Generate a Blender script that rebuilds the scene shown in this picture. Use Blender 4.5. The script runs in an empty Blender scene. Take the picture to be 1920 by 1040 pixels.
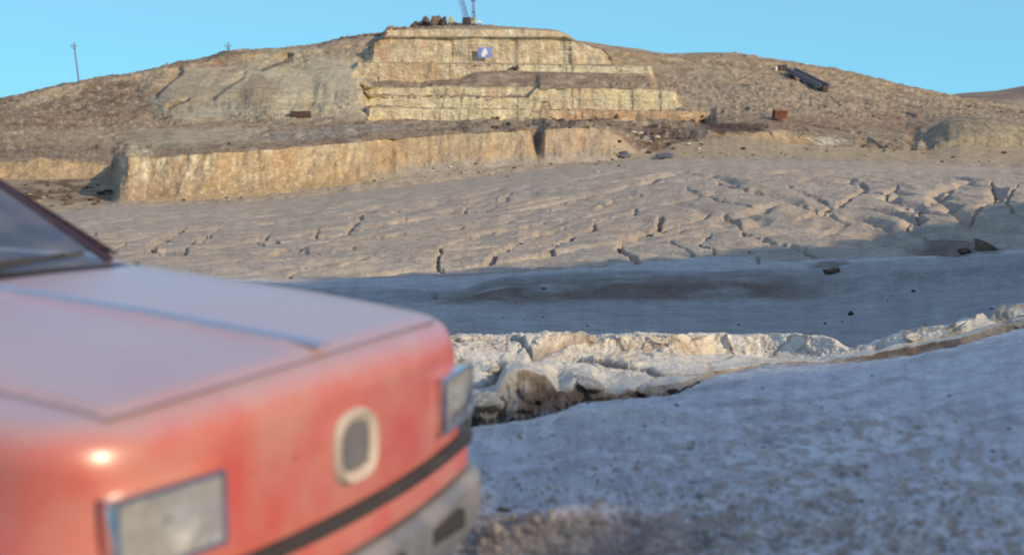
import bpy, bmesh, math, random
import numpy as np
from mathutils import Vector, Matrix, Euler
R = math.radians
# ------------------------------------------------------------------ camera, sky, sun
scn = bpy.context.scene
COL = scn.collection
W0, H0, F = 1920.0, 1040.0, 2318.0
HORIZON = 240.0
PITCH = math.atan((H0/2-HORIZON)/F)
CZ = 1.32
cd = bpy.data.cameras.new("camera"); cam = bpy.data.objects.new("camera", cd); COL.objects.link(cam)
cam.location = (0, 0, CZ); cam.rotation_euler = (R(90)-PITCH, 0, 0)
cd.sensor_width = 36; cd.lens = 36*F/W0; cd.clip_start = .05; cd.clip_end = 20000
cd.dof.use_dof = True; cd.dof.focus_distance = 15; cd.dof.aperture_fstop = 1.8
scn.camera = cam
SUN_EL = R(24); SH = np.array([.78, -.62]); SH = SH/np.linalg.norm(SH); PH = np.array([-SH[1], SH[0]])
TANS = math.tan(SUN_EL)
w = bpy.data.worlds.new("World"); scn.world = w; w.use_nodes = True
nt = w.node_tree; nt.nodes.clear()
wo = nt.nodes.new("ShaderNodeOutputWorld"); bg = nt.nodes.new("ShaderNodeBackground")
sk = nt.nodes.new("ShaderNodeTexSky"); sk.sky_type = 'NISHITA'; sk.sun_disc = False
sk.sun_elevation = SUN_EL; sk.sun_rotation = math.atan2(SH[0], SH[1])
sk.air_density = 1.0; sk.dust_density = 0.0; sk.ozone_density = 3.0; sk.altitude = 900
gm = nt.nodes.new("ShaderNodeGamma"); gm.inputs[1].default_value = .35
bw = nt.nodes.new("ShaderNodeRGBToBW"); tcw = nt.nodes.new("ShaderNodeTexCoord"); sx_ = nt.nodes.new("ShaderNodeSeparateXYZ")
rp = nt.nodes.new("ShaderNodeValToRGB"); vs_ = nt.nodes.new("ShaderNodeVectorMath"); vs_.operation = 'SCALE'; vs2_ = nt.nodes.new("ShaderNodeVectorMath"); vs2_.operation = 'SCALE'
nt.links.new(sk.outputs[0], gm.inputs[0]); nt.links.new(gm.outputs[0], bw.inputs[0])
nt.links.new(tcw.outputs["Generated"], sx_.inputs[0]); nt.links.new(sx_.outputs[2], rp.inputs[0])
rp.color_ramp.elements[0].position = .06; rp.color_ramp.elements[0].color = (.185, .485, .68, 1)
rp.color_ramp.elements[1].position = .45; rp.color_ramp.elements[1].color = (.36, .52, .88, 1)
vs_.inputs["Scale"].default_value = 4.0
nt.links.new(rp.outputs[0], vs_.inputs[0]); nt.links.new(vs_.outputs[0], vs2_.inputs[0]); nt.links.new(bw.outputs[0], vs2_.inputs["Scale"])
nt.links.new(vs2_.outputs[0], bg.inputs[0]); nt.links.new(bg.outputs[0], wo.inputs[0])
bg.inputs[1].default_value = .12
sl = bpy.data.lights.new("sun", 'SUN'); so = bpy.data.objects.new("sun", sl); COL.objects.link(so)
sl.energy = 2.8; sl.angle = R(.8); sl.color = (1.0, .80, .54)
sd = Vector((SH[0]*math.cos(SUN_EL), SH[1]*math.cos(SUN_EL), math.sin(SUN_EL)))
so.rotation_euler = sd.to_track_quat('Z', 'Y').to_euler(); so.location = (30, -20, 20)
scn.view_settings.view_transform = 'Standard'; scn.view_settings.look = 'None'
scn.view_settings.gamma = 1; scn.view_settings.exposure = .62

# ------------------------------------------------------------------ helpers
rnd = random.Random(7)
def tag(o, label=None, cat=None, group=None, kind=None):
    if label: o["label"] = label
    if cat: o["category"] = cat
    if group: o["group"] = group
    if kind: o["kind"] = kind
    return o
def link(name, me, mat=None, parent=None):
    o = bpy.data.objects.new(name, me); COL.objects.link(o)
    if mat: me.materials.append(mat)
    if parent: o.parent = parent
    return o
def empty(name, loc=(0, 0, 0), rz=0):
    o = bpy.data.objects.new(name, None); COL.objects.link(o); o.location = loc; o.rotation_euler = (0, 0, rz)
    o.empty_display_size = .2
    return o
def copy_tree(o, parent=None):
    c = o.copy(); COL.objects.link(c); c.parent = parent
    for ch in o.children: copy_tree(ch, c)
    return c
def obj(name, bm, mat, parent=None, smooth=True, ang=35):
    me = bpy.data.meshes.new(name)
    bmesh.ops.recalc_face_normals(bm, faces=bm.faces[:])
    bm.to_mesh(me); bm.free()
    if smooth:
        me.shade_smooth()
        try: me.set_sharp_from_angle(angle=R(ang))
        except Exception: pass
    return link(name, me, mat, parent)
def box(bm, c, s, rot=None, bev=0):
    r = bmesh.ops.create_cube(bm, size=1)
    vs = r['verts']
    M = Matrix.Translation(c) @ (rot.to_matrix().to_4x4() if rot else Matrix()) @ Matrix.Diagonal((*s, 1))
    bmesh.ops.transform(bm, matrix=M, verts=vs)
    if bev:
        es = list({e for v in vs for e in v.link_edges})
        bmesh.ops.bevel(bm, geom=es, offset=bev, segments=2, affect='EDGES', profile=.6)
def tube(bm, a, b, r, r2=None, n=8):
    a = Vector(a); b = Vector(b); d = b-a
    M = Matrix.Translation((a+b)/2) @ d.to_track_quat('Z', 'Y').to_matrix().to_4x4()
    bmesh.ops.create_cone(bm, cap_ends=True, segments=n, radius1=r, radius2=r if r2 is None else r2, depth=d.length, matrix=M)

# numpy gradient noise
_pr = np.random.RandomState(3)
_P = _pr.permutation(1024); _P = np.concatenate([_P, _P]); _G = _pr.rand(1024)*2*np.pi; _GX = np.cos(_G); _GY = np.sin(_G)
def pn(x, y, seed=0):
    x = np.asarray(x, float)+seed*17.37; y = np.asarray(y, float)+seed*9.71
    xi = np.floor(x).astype(np.int64); yi = np.floor(y).astype(np.int64); xf = x-xi; yf = y-yi
    xi &= 1023; yi &= 1023; x1 = (xi+1) & 1023; y1 = (yi+1) & 1023
    u = xf*xf*xf*(xf*(xf*6-15)+10); v = yf*yf*yf*(yf*(yf*6-15)+10)
    def g(a, b, dx, dy):
        h = _P[_P[a]+b]; return _GX[h]*dx+_GY[h]*dy
    n00 = g(xi, yi, xf, yf); n10 = g(x1, yi, xf-1, yf); n01 = g(xi, y1, xf, yf-1); n11 = g(x1, y1, xf-1, yf-1)
    a = n00+u*(n10-n00); b = n01+u*(n11-n01)
    return (a+v*(b-a))*1.5
def fbm(x, y, o=4, seed=0, gain=.5, rid=False):
    s = 0; a = 1; t = 0
    for k in range(o):
        n = pn(x*2**k, y*2**k, seed+k*3)
        if rid: n = 1-2*np.abs(n)
        s = s+a*n; t += a; a *= gain
    return s/t
def sst(a, b, x):
    t = np.clip((x-a)/(b-a+1e-12), 0, 1); return t*t*(3-2*t)
def cell(x, y, seed=0):                         # worley: returns F1, F2-F1, id
    xi = np.floor(x).astype(np.int64); yi = np.floor(y).astype(np.int64)
    f1 = np.full(x.shape, 9.); f2 = np.full(x.shape, 9.); idd = np.zeros(x.shape)
    for i in (-1, 0, 1):
        for j in (-1, 0, 1):
            cx = xi+i; cy = yi+j
            h = _P[(_P[(cx+seed*31) & 1023]+(cy & 1023)) & 1023]
            jx = cx+.5+.42*_GX[h]; jy = cy+.5+.42*_GY[h]
            d = (x-jx)**2+(y-jy)**2
            m = d < f1
            f2 = np.where(m, f1, np.minimum(f2, d)); idd = np.where(m, h/1024., idd); f1 = np.where(m, d, f1)
    return np.sqrt(f1), np.sqrt(f2)-np.sqrt(f1), idd

def steps(u, vv, seed, n):
    q = u+.30*fbm(u*.5, vv*.55, 3, seed)*n
    fq = q-np.floor(q)
    return np.where(fq < .84, fq/.84, (1-fq)/.16)-.5, q
# ------------------------------------------------------------------ terrain layout: rings of ground at surveyed bearings and ranges
def I(px, tab):
    k = sorted(tab); return np.interp(px, k, [tab[q] for q in k])
# columns (bearing, expressed as tangent*F+960)
dens = 1.7
cols = np.concatenate([np.linspace(-3200, -420, 90, endpoint=False), np.arange(-420, 2340, dens*1.0), np.linspace(2340, 5200, 90)])
def world(px, y, D):
    r = (px-960)/F; up = (520-y)/F
    dy = math.cos(PITCH)+up*math.sin(PITCH); dz = -math.sin(PITCH)+up*math.cos(PITCH)
    t = D/dy
    return t*r, D+0*t, CZ+t*dz
def zat(y, D):
    return world(960, y, D)[2]
def yof(z, D):                                   # inverse
    k = (z-CZ)/D
    c, s = math.cos(PITCH), math.sin(PITCH)
    up = (s+k*c)/(c-k*s); return 520-F*up
c = cols
L = {}
# near ground
lipy = I(c, {-3200:1000,-400:960,300:900,600:850,870:802,1000:782,1100:758,1200:748,1270:742,1340:706,1430:690,1560:684,1700:668,1800:650,1860:628,1920:612,2200:560,5200:520})
lipz = I(c, {-3200:-.1,870:-.12,1270:-.16,1560:-.12,1700:-.05,1920:.08,2400:.25,5200:.4})
lipD = (CZ-lipz)*F/(lipy-HORIZON)
gdep = I(c, {-3200:.3,860:.5,1150:.42,1250:.2,1330:.10,1450:.10,1560:.14,1660:.34,1800:.34,1880:.12,2000:.1,5200:.1})
a4y = I(c, {-3200:900,400:850,700:780,820:748,880:744,930:738,950:700,980:692,1020:702,1045:735,1075:712,1110:712,1140:740,1180:722,1250:722,1340:696,1430:682,1560:676,1640:664,1720:648,1800:632,1860:612,1920:600,2200:548,5200:500})
a4D = lipD+I(c, {870:.45,1150:.4,1340:.3,1560:.35,1720:.5,1920:.3})
a5y = I(c, {-3200:640,700:640,870:637,960:637,1050:633,1150:631,1290:629,1450:630,1540:632,1568:638,1590:655,1625:652,1650:638,1700:624,1760:612,1800:606,1846:592,1856:598,1874:574,1925:570,2200:520,5200:470})
a5D = a4D+I(c, {700:3.2,870:3.0,1100:2.6,1250:2.0,1340:1.2,1560:.8,1700:.6,1920:.7})
a4y = np.minimum(a4y, lipy-I(c, {-3200:20,1200:20,1270:3,1500:3,1640:6,1800:10,5200:10}))
a4ty = I(c, {-3200:690,700:690,870:688,950:670,1050:674,1200:668,1370:662,1440:670,1500:676,1560:676,1640:660,1720:644,1800:628,1860:609,1920:597,2200:546,5200:498})
a4ty = np.minimum(a4ty, a4y-1.5)
a4tD = a4D+I(c, {870:1.3,1270:1.0,1440:.7,1560:.35,1700:.2,1920:.2})
hol = I(c, {-3200:.12,870:.10,1100:.16,1400:.18,1500:.10,1560:.05,5200:.03})
sby = I(c, {-3200:655,870:652,1000:657,1150:666,1300:662,1450:664,1540:668,1600:662,1650:652,1700:638,1800:620,1860:604,1925:588,2200:540,5200:492})
sby = np.minimum(sby, a4ty-.5)
sbD = a4tD+I(c, {870:1.0,1150:.8,1560:.45,1700:.3,1920:.3})
a5D = sbD+I(c, {870:.5,1000:.35,1150:.14,1560:.12,1920:.14})
def LY(y, D): return (y+0*c, D+0*c)
def LZ(z, D): return (yof(z+0*c, D+0*c), D+0*c)
valy = lambda d: I(c, d)
rimy = valy({-3200:430,-400:425,0:412,130:396,185:388,230:386,300:386,500:376,640:362,750:350,850:338,950:325,1050:314,1150:306,1250:299,1400:300,1600:304,1750:310,1900:316,2200:322,5200:340})
rimD = I(c, {-3200:80,0:80,400:82,800:90,1200:96,1600:96,1920:94,5200:90})
layers = []   # (name, y, D, rows_to_next, object)
def lay(name, yd, rows, ob): layers.append((name, yd[0], yd[1], rows, ob))
lay('g0', LZ(0., .6), 20, 'ground')
lay('g1', LZ(0., 3.3), 250, 'ground')
lay('lip', (lipy, lipD), 26, 'gully')
lay('gb', LZ(lipz-gdep, lipD+.16), 26, 'gully')
lay('gb2', LZ(lipz-gdep*.95, lipD+.30), 50, 'gully')
lay('a4', (a4y, a4D), 70, 'gully')
lay('a4t', (a4ty, a4tD), 16, 'gully')
a4tz = world(c, a4ty, a4tD)[2]
lay('a4h', LZ(a4tz-hol, a4tD+.30), 26, 'gully')
lay('sb', (sby, sbD), 54, 'gully')
lay('a5', (a5y, a5D), 20, 'gully')
lay('a5b', (a5y-2.5, a5D+.55), 20, 'gully')
a5z = world(c, a5y, a5D)[2]
lay('a6', LZ(a5z-.55, a5D+1.6), 12, 'slope')
lay('v0', LY(I(c,{-3200:690,860:680,1600:672,1800:650,1920:630,5200:600}), 15.), 30, 'slope')
lay('v1', LY(I(c,{-3200:610,860:605,1500:600,1700:590,1920:560,5200:520}), 20.), 26, 'slope')
lay('v2', LY(I(c,{-3200:580,860:572,1200:566,1500:566,1700:540,1920:520,5200:480}), 24.), 18, 'slope')
lay('v3', LY(I(c,{-3200:556,500:560,860:556,950:545,1200:538,1350:540,1500:545,1700:520,1920:500,5200:440}), 24.8), 26, 'slope')
lay('v4', LY(I(c,{-3200:525,0:520,500:520,860:520,1200:495,1400:490,1600:495,1920:470,5200:420}), 32.), 90, 'slope')
lay('r1', LY(I(c,{-3200:480,0:470,500:470,900:460,1300:430,1600:440,1920:420,5200:390}), 42.), 110, 'slope')
lay('r2', LY(I(c,{-3200:450,0:436,500:422,900:400,1200:362,1400:352,1600:360,1920:356,5200:360}), 58.), 90, 'slope')
rim = layers.append
lay('rim', (rimy, rimD), 26, 'cliff')
# cliff base / top
notch = sst(212, 226, c)                        # 1 right of the notch
cby = I(c, {-3200:420,0:402,130:390,205:384,226:376,300:378,400:374,500:364,640:348,700:338,800:322,860:314,920:312,1000:306,1060:306,1150:300,1190:296,1300:292,1400:290,1500:292,1600:298,1720:300,1900:305,5200:330})
cbD = rimD+1.5+I(c,{200:0,226:0,1190:1,1300:4,1900:4})
lay('cb', (cby, cbD), 100, 'cliff')
cty = I(c, {-3200:345,0:337,120:336,214:334,222:303,232:294,300:294,500:281,640:269,700:264,850:252,960:247,994:246,999:258,1008:272,1016:258,1021:243,1100:240,1140:243,1165:258,1190:282,1230:286,1260:270,1320:262,1380:256,1440:262,1500:272,1530:272,1600:276,1700:282,1740:284,1800:270,1900:276,2200:290,5200:300})
cty = cty+(2.2*fbm(c/26., 0*c+.7, 4, 441, .6)+sst(760,960,c)*(1-sst(1160,1200,c))*3*pn(c/40., .2, 443))*sst(225,250,c)
ctD = cbD+I(c, {-3200:16,212:16,224:5,240:2.5,500:2.2,994:3,1000:4,1014:4,1022:3,1150:3,1190:5,1260:9,1380:10,1920:10})
lay('ct', (cty, ctD), 40, 'hill')
c2y = I(c, {-3200:300,0:304,150:303,208:302,222:300,236:291,300:290,500:277,640:264,700:259,850:247,960:243,1020:240,1100:237,1150:238,1200:255,1260:256,1320:246,1380:243,1440:247,1500:256,1530:262,1600:262,1700:262,1740:266,1780:240,1840:232,1900:240,5200:250})
c2D = ctD+I(c, {-3200:1.5,210:1.5,230:9,1150:9,1200:6,1320:2.5,1500:2.5,1600:4,1740:6,1800:6,5200:8})
lay('c2', (c2y, c2D), 46, 'hill')
h1y = I(c, {-3200:262,0:252,200:257,232:256,260:253,330:247,420:246,480:248,560:240,640:236,690:232,800:236,870:231,1000:234,1100:232,1180:236,1260:240,1330:236,1380:230,1440:224,1500:228,1600:232,1700:236,1740:228,1800:222,1900:226,2200:230,5200:240})
lay('h1', (h1y, I(c,{-3200:150,1920:150})+0*c), 40, 'hill')
def bench(x0, x1, inner, outer):                # value inside a bench span, blended to the hillside outside
    m = sst(x0-10, x0, c)*(1-sst(x1, x1+14, c)); return inner*m+outer*(1-m)
sky = I(c, {-3200:330,-1500:260,-400:215,0:186,80:166,150:151,230:137,300:126,360:112,400:103,440:94,480:91,560:88,585:84,600:80,640:69,680:65,722:62,726:53,745:52,765:50,790:46,830:44,868:44,900:45,930:48,1000:53,1040:56,1048:58,1066:66,1080:76,1110:80,1150:86,1200:92,1228:98,1260:100,1350:98,1380:100,1430:107,1500:118,1560:127,1640:145,1700:160,1740:168,1800:182,1860:192,1920:200,2400:225,5200:260})+.9*fbm(c/14., 0*c+.5, 4, 331, .6)*(1-sst(2000,2100,c))
fr = lambda t, d: (h1y+(sky-h1y)*t)             # hillside fraction between h1 and the skyline
w1b = bench(694, 1330, I(c,{694:227,870:227,1000:228,1180:228,1330:234}), fr(.10,0)); w1D = bench(694,1330, 182., 176.)
w1t = bench(694, 1330, I(c,{694:203,1000:206,1110:208,1200:208,1270:209,1330:214}), fr(.20,0))
lay('w1b', (w1b, w1D), 44, 'hill'); lay('w1t', (w1t, w1D+bench(694,1330,.5,8.)), 8, 'hill')
w2b = bench(690, 1264, I(c,{690:201,1000:204,1110:206,1264:207}), fr(.24,0)); w2D = bench(690,1264,190.,188.)
w2t = bench(690, 1264, I(c,{690:181,990:184,1005:166,1100:166,1200:168,1264:171}), fr(.36,0))
lay('w2b', (w2b, w2D), 56, 'hill'); lay('w2t', (w2t, w2D+bench(690,1264,.5,6.)), 8, 'hill')
w3b = bench(684, 1000, I(c,{684:179,1000:182}), np.minimum(w2t-1, fr(.40,0))); w3D = bench(684,1000,198.,196.)
w3t = bench(684, 1000, 165., np.minimum(w2t-3, fr(.47,0)))
lay('w3b', (w3b, w3D), 26, 'hill'); lay('w3t', (w3t, w3D+bench(684,1000,.4,5.)), 40, 'hill')
w4b = bench(672, 1218, I(c,{672:151,800:151,860:147,895:134,950:131,1000:134,1218:138}), fr(.55,0)); w4D = bench(672,1218,212.,212.)
w4t = bench(672, 1218, I(c,{672:118,800:119,895:121,1000:122,1150:125,1218:124}), fr(.65,0))
lay('w4b', (w4b, w4D), 54, 'hill'); lay('w4t', (w4t, w4D+bench(672,1218,.5,6.)), 8, 'hill')
w5b = bench(690, 1150, I(c,{690:117,895:118,1150:121}), fr(.68,0)); w5D = bench(690,1150,221.,222.)
w5t = bench(706, 1130, I(c,{706:78,724:70,1060:70,1090:80,1130:90}), fr(.86,0))
lay('w5b', (w5b, w5D), 80, 'hill'); lay('w5t', (w5t, w5D+bench(700,1150,.6,9.)), 8, 'hill')
w6b = bench(722, 1066, 68.5, fr(.88,0)); w6D = bench(722,1066,229.,233.)
w6t = bench(722, 1066, np.maximum(I(c,{722:55,760:56,880:56,960:55,1066:61}), sky+1), fr(.94,0))
lay('w6b', (w6b, w6D), 26, 'hill'); lay('w6t', (w6t, w6D+1.), 20, 'hill')
lay('sky', (sky, w6D+20), 16, 'hill')
skz = world(c, sky, w6D+20)[2]
lay('bk1', LZ(skz-3, w6D+70), 16, 'hill')
lay('bk2', LZ(-12., 700.), 0, 'hill')

# assemble control grid -> dense grid
names = []; ctrl = []
for (nm, y, D, rows, ob) in layers:
    X, Y, Z = world(c, y, D); names.append(nm); ctrl.append(np.stack([X, Y+0*X, Z, c+0*X, y+0*X], -1))
ctrl = np.array(ctrl)
LI = {n: i for i, n in enumerate(names)}
seg = []; rows_all = []
tcoord = []
for i in range(len(layers)-1):
    n = layers[i][3]
    t = np.arange(n)/n
    rows_all.append(ctrl[i][None]*(1-t)[:, None, None]+ctrl[i+1][None]*t[:, None, None]); tcoord.append(i+t)
rows_all.append(ctrl[-1][None]); tcoord.append(np.array([len(layers)-1.]))
G = np.concatenate(rows_all, 0); T = np.concatenate(tcoord)
rowstart = {}; acc = 0
for i in range(len(layers)-1):
    rowstart[names[i]] = acc; acc += layers[i][3]
NR, NC = G.shape[:2]
X, Y, Z, PX = G[..., 0].copy(), G[..., 1].copy(), G[..., 2].copy(), G[..., 3]
# nominal image-row of every vertex (used only as a survey coordinate for colouring rock types and painted shade)
kk = (Z-CZ)/np.maximum(Y, .1); cP, sP = math.cos(PITCH), math.sin(PITCH)
PY = 520-F*(sP+kk*cP)/(cP-kk*sP)
TT = np.repeat(T[:, None], NC, 1)
def band(a, b, soft=.02):                        # mask between two layers
    a = LI[a]; b = LI[b]; return ((TT >= a-1e-6) & (TT <= b+1e-6)).astype(float)
def ell(cx, cy, rx, ry, rot=0, soft=.35, warp=.25, seed=1):
    a = R(rot); u = ((PX-cx)*math.cos(a)+(PY-cy)*math.sin(a))/rx; v = (-(PX-cx)*math.sin(a)+(PY-cy)*math.cos(a))/ry
    m = (np.abs(u) < 2) & (np.abs(v) < 2)
    out = np.zeros(PX.shape)
    if m.any():
        uu = u[m]; vv = v[m]
        d = np.sqrt(uu*uu+vv*vv)+warp*pn(uu*2.5+seed, vv*2.5, seed)
        out[m] = 1-sst(1-soft, 1+soft, d)
    return out
def lump(cx, cy, rx, ry, rot=0):
    a = R(rot); u = ((PX-cx)*math.cos(a)+(PY-cy)*math.sin(a))/rx; v = (-(PX-cx)*math.sin(a)+(PY-cy)*math.cos(a))/ry
    return np.clip(1-u*u-v*v, 0, 1)

# ---- relief
near = TT < LI['lip']
# ground: rutted dirt
sc = np.clip(Y/5, .3, 3)
g = band('g0', 'lip')
edge = sst(0, .25, LI['lip']-TT)
ux = X*math.cos(.28)+Y*math.sin(.28); uy = -X*math.sin(.28)+Y*math.cos(.28)      # wheel-scraped streak direction
Z += g*(.030*fbm(ux*.5, uy*1.6, 4, 2)*1.3+.024*fbm(ux*1.8, uy*6.5, 4, 5)*edge+.016*fbm(X*11, Y*9, 4, 9)+(.008+.02*sst(4.6,4.0,Y))*(cell(X*11, Y*11)[1]-.3)*sst(.0,.5,fbm(X*1.1,Y*1.1,2,14)+.3))
Z += g*.15*np.exp(-((X-.22)/.42)**2-((Y-3.75)/.26)**2)+g*.05*np.exp(-((X-1.5)/.55)**2-((Y-4.0)/.3)**2)
Z += g*.085*np.exp(-((PX-1090)/210)**2-((PY-806+.06*(PX-1090))/15)**2)*sst(0,1,fbm(X*3,Y*5,3,31)+.6)
Z -= g*.05*np.exp(-((PX-1110)/230)**2-((PY-838)/12)**2)
Z += g*.05*fbm(ux*.9, uy*2.4, 2, 381)*edge
gs_, _q = steps((Y-.25*X+.5*fbm(X*.6, Y*.8, 3, 383))*1.7, X*.35, 385, 1.6)
Z += g*edge*.05*gs_*sst(-.15, .2, fbm(X*.5, Y*.6, 3, 387))*sst(3.9, 4.6, Y)
PYR = PY
# chalk bank: lumpy blocks, cracked
b = (TT >= LI['gb2'])*(TT <= LI['a6']-.001)*1.0
bw = sst(LI['gb2'], LI['gb2']+.6, TT)
wx = X+.12*fbm(X*2.4, Y*2.4, 2, 41); wy = Y+.12*fbm(X*2.4, Y*2.4, 2, 47)
f1, f21, cid = cell(wx*1.5+3, wy*1.35)
f1b, f21b, cidb = cell(wx*5+9, wy*5, 4)
wr = np.interp(PX,[1180,1300],[1.0,.28])
wr = wr*(.4+.6*sst(LI['a4']-.5, LI['a4']+.3, TT))*.85
Z += b*bw*wr*(.07*(cid-.6)-.035*np.exp(-(f21/.06)**2)+.03*(1-f1**2)+.016*(cidb-.5)-.012*np.exp(-(f21b/.07)**2)+.05*fbm(X*2.2, Y*3, 4, 3)+.018*fbm(X*14, Y*14, 3, 6))
gb = (TT >= LI['lip'])*(TT < LI['a4'])*1.0
Y += gb*np.interp(PX,[1200,1320],[.26,.06])*fbm(PX/45, Z*7, 5, 8, .6)*sst(0, .5, TT-LI['lip'])*sst(0,.3,LI['a4']-TT)
Z += (TT >= LI['lip'])*(TT <= LI['a4'])*.02*fbm(X*9, Z*9+Y*5, 3, 12)*sst(0, .3, TT-LI['lip'])
sf = ((TT >= LI['sb']-.3)*(TT <= LI['a5b']))*sst(0,.3,TT-LI['sb']+.3)*sst(0,.3,LI['a5b']-TT)
Y += sf*(.10*fbm(PX/70, Z*5, 5, 431, .65)+.05*(cell(PX/85.+fbm(PX/30, Z*5, 2, 433)*.3, Z*3+4, 9)[2]-.5))
Z += sf*.035*fbm(PX/38, TT*2, 4, 435, .6)
# valley shaded dunes
v = band('a6', 'rim')
vf = sst(0, .3, TT-LI['a6'])*sst(0, .3, LI['rim']-TT)
rx_ = X*.8+Y*.6; ry_ = -X*.6+Y*.8
Z += .22*np.exp(-((TT-LI['v3']-.25)/.3)**2)*sst(850,950,PX)*v
Z += v*vf*(.22*fbm(X*.09, Y*.15, 3, 21)+.07*fbm(rx_*.5, ry_*.6, 3, 28)+.02*fbm(rx_*1.7, ry_*1.9, 4, 22, .6))
# erosion scarps: contour-like steps on the slope, in flow coordinates
rm = sst(LI['v3']+.3, LI['v4']+.4, TT)*sst(0, .45, LI['rim']-TT)*v
# left fan runs down to the left, right fan down to the right
lf = 1-sst(1280, 1480, PX+ (PY-350)*.6)
la = R(38); Ul = (X*math.cos(la)+Y*math.sin(la)); Vl = (-X*math.sin(la)+Y*math.cos(la))
ra = R(-25); Ur = (X*math.cos(ra)-(Y)*math.sin(ra)*-1); Vr = (-X*math.sin(ra)*-1+Y*math.cos(ra))
wl = 2.2*fbm(X*.16, Y*.13, 3, 51); wv = 1.2*fbm(X*.16, Y*.13, 3, 57)
s1, q1 = steps(-(X*.83-Y*.55+wl*1.6)*.42, (X*.55+Y*.83)*.12, 61, 1.3)
s2, q2 = steps((X+wl*1.6)*.42, Y*.12, 67, 1.3)
s3, _ = steps(-(Ul*.7+X*.3+wv*.8)*1.5, Vl*.5, 71, 1.2)
inten = sst(-.12, .28, fbm(X*.085+.3, Y*.10, 3, 77))
dens2 = sst(700, 1000, PX)*.6+.4
topf = sst(0, .9, LI['rim']-TT)
Z += rm*topf*inten*dens2*(.03*(lf*s1+(1-lf)*s2)+.015*s3)
Z += rm*topf*.045*fbm((X*.83-Y*.55)*.55+wl*.7, (X*.55+Y*.83)*.10, 4, 301, .55, True)*lf*1.1+rm*topf*(1-lf)*.045*fbm((X*.99-Y*.1)*.55+wl*.7, Y*.10, 4, 303, .55, True)
Z += rm*(.035*fbm(X*1.1, Y*.9, 4, 81)+.022*fbm(X*4.5, Y*3.5, 2, 83))
# branching rills: water routed over the slope, channels cut where it gathers
import heapq
RS = .15; gx0, gx1, gy0, gy1 = -62., 66., 27., 101.
nxg, nyg = int((gx1-gx0)/RS), int((gy1-gy0)/RS)
GX, GY = np.meshgrid(gx0+RS*np.arange(nxg), gy0+RS*np.arange(nyg))
div = np.interp(GX, [-60, 9, 15, 66], [-60*.05, 9*.05, 9*.05, 9*.05-51*.012])
h0 = .07*GY+div+.30*fbm(GX*.09, GY*.06, 3, 401)+.11*fbm(GX*.45, GY*.30, 3, 405)+.04*_pr.rand(nyg, nxg)
hf = h0.ravel(); par_ = np.full(nxg*nyg, -1, np.int64); seen = np.zeros(nxg*nyg, bool); hp = []; orderp = []
for i_ in list(range(nxg))+[k*nxg for k in range(1, nyg)]+[k*nxg+nxg-1 for k in range(1, nyg)]:
    if not seen[i_]: seen[i_] = True; heapq.heappush(hp, (float(hf[i_]), i_))
hl_ = hf.tolist(); sn_ = seen.tolist(); pr_ = par_.tolist()
nb8 = (-1, 1, -nxg, nxg, -nxg-1, -nxg+1, nxg-1, nxg+1)
while hp:
    hh, i_ = heapq.heappop(hp); orderp.append(i_); cx_ = i_ % nxg
    for d_ in nb8:
        j_ = i_+d_
        if j_ < 0 or j_ >= nxg*nyg or sn_[j_]: continue
        if abs((j_ % nxg)-cx_) > 1: continue
        sn_[j_] = True; pr_[j_] = i_; heapq.heappush(hp, (max(hl_[j_], hh+1e-4), j_))
ac = [1.0]*(nxg*nyg)
for i_ in reversed(orderp):
    if pr_[i_] >= 0: ac[pr_[i_]] += ac[i_]
ACC = np.array(ac).reshape(nyg, nxg)
def blur(a, n):
    for _ in range(n):
        a = (a+np.roll(a, 1, 0)+np.roll(a, -1, 0))/3; a = (a+np.roll(a, 1, 1)+np.roll(a, -1, 1))/3
    return a
def dil(a, n):
    for _ in range(n):
        a = np.maximum(a, np.maximum(np.roll(a, 1, 0), np.roll(a, -1, 0))*.8); a = np.maximum(a, np.maximum(np.roll(a, 1, 1), np.roll(a, -1, 1))*.8)
    return a
LA = np.log10(ACC)
INC = .16*blur(sst(1.5, 2.3, LA), 1)+.20*blur(dil(sst(2.4, 3.3, LA), 1), 1)+.16*blur(dil(sst(3.2, 4.2, LA), 2), 1)
INC += .12*blur(sst(2.6, 4.0, LA), 14)          # shallow valleys round the channels
# long winding rills running down the slope toward the gully
def rills(n, seed, l0, l1, stepm, amp):
    rg_ = np.random.RandomState(seed); A = np.zeros((nyg, nxg))
    for _ in range(n):
        D0 = rg_.uniform(44, 90); x = rg_.uniform(-.36, .40)*D0; y = D0; Ln = rg_.uniform(l0, l1); ph = rg_.uniform(0, 50); d0 = rg_.uniform(.55, 1); k = int(Ln/stepm)
        for q in range(k):
            t = q/k; rt_ = float(sst(5, 13, np.array(x)))
            ang = (1-rt_)*.80+rt_*.12+amp*float(pn(q*stepm*.16+ph, seed*1.3))+amp*.9*float(pn(q*stepm*.5+ph, seed*2.1))
            x -= math.sin(ang)*stepm; y -= math.cos(ang)*stepm
            ix_ = int((x-gx0)/RS); iy_ = int((y-gy0)/RS)
            if 0 <= ix_ < nxg and 0 <= iy_ < nyg: A[iy_, ix_] = max(A[iy_, ix_], d0*min(1, t*5, (1-t)*4))
            else: break
    return A
RA = rills(40, 11, 12, 34, .12, .8); INC = (.45-.3*sst(.16, .22, GX/GY))*INC+.34*blur(dil(RA, 1), 1)+.22*blur(rills(150, 12, 4, 14, .12, .7), 1)
INC += .22*blur(RA, 6)
INC *= .75+.5*sst(-.2, .3, fbm(GX*.07, GY*.09, 3, 409))
sub_ = (TT[:, 0] >= LI['v3']) & (TT[:, 0] <= LI['rim']); sb = np.where(sub_)[0]
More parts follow.
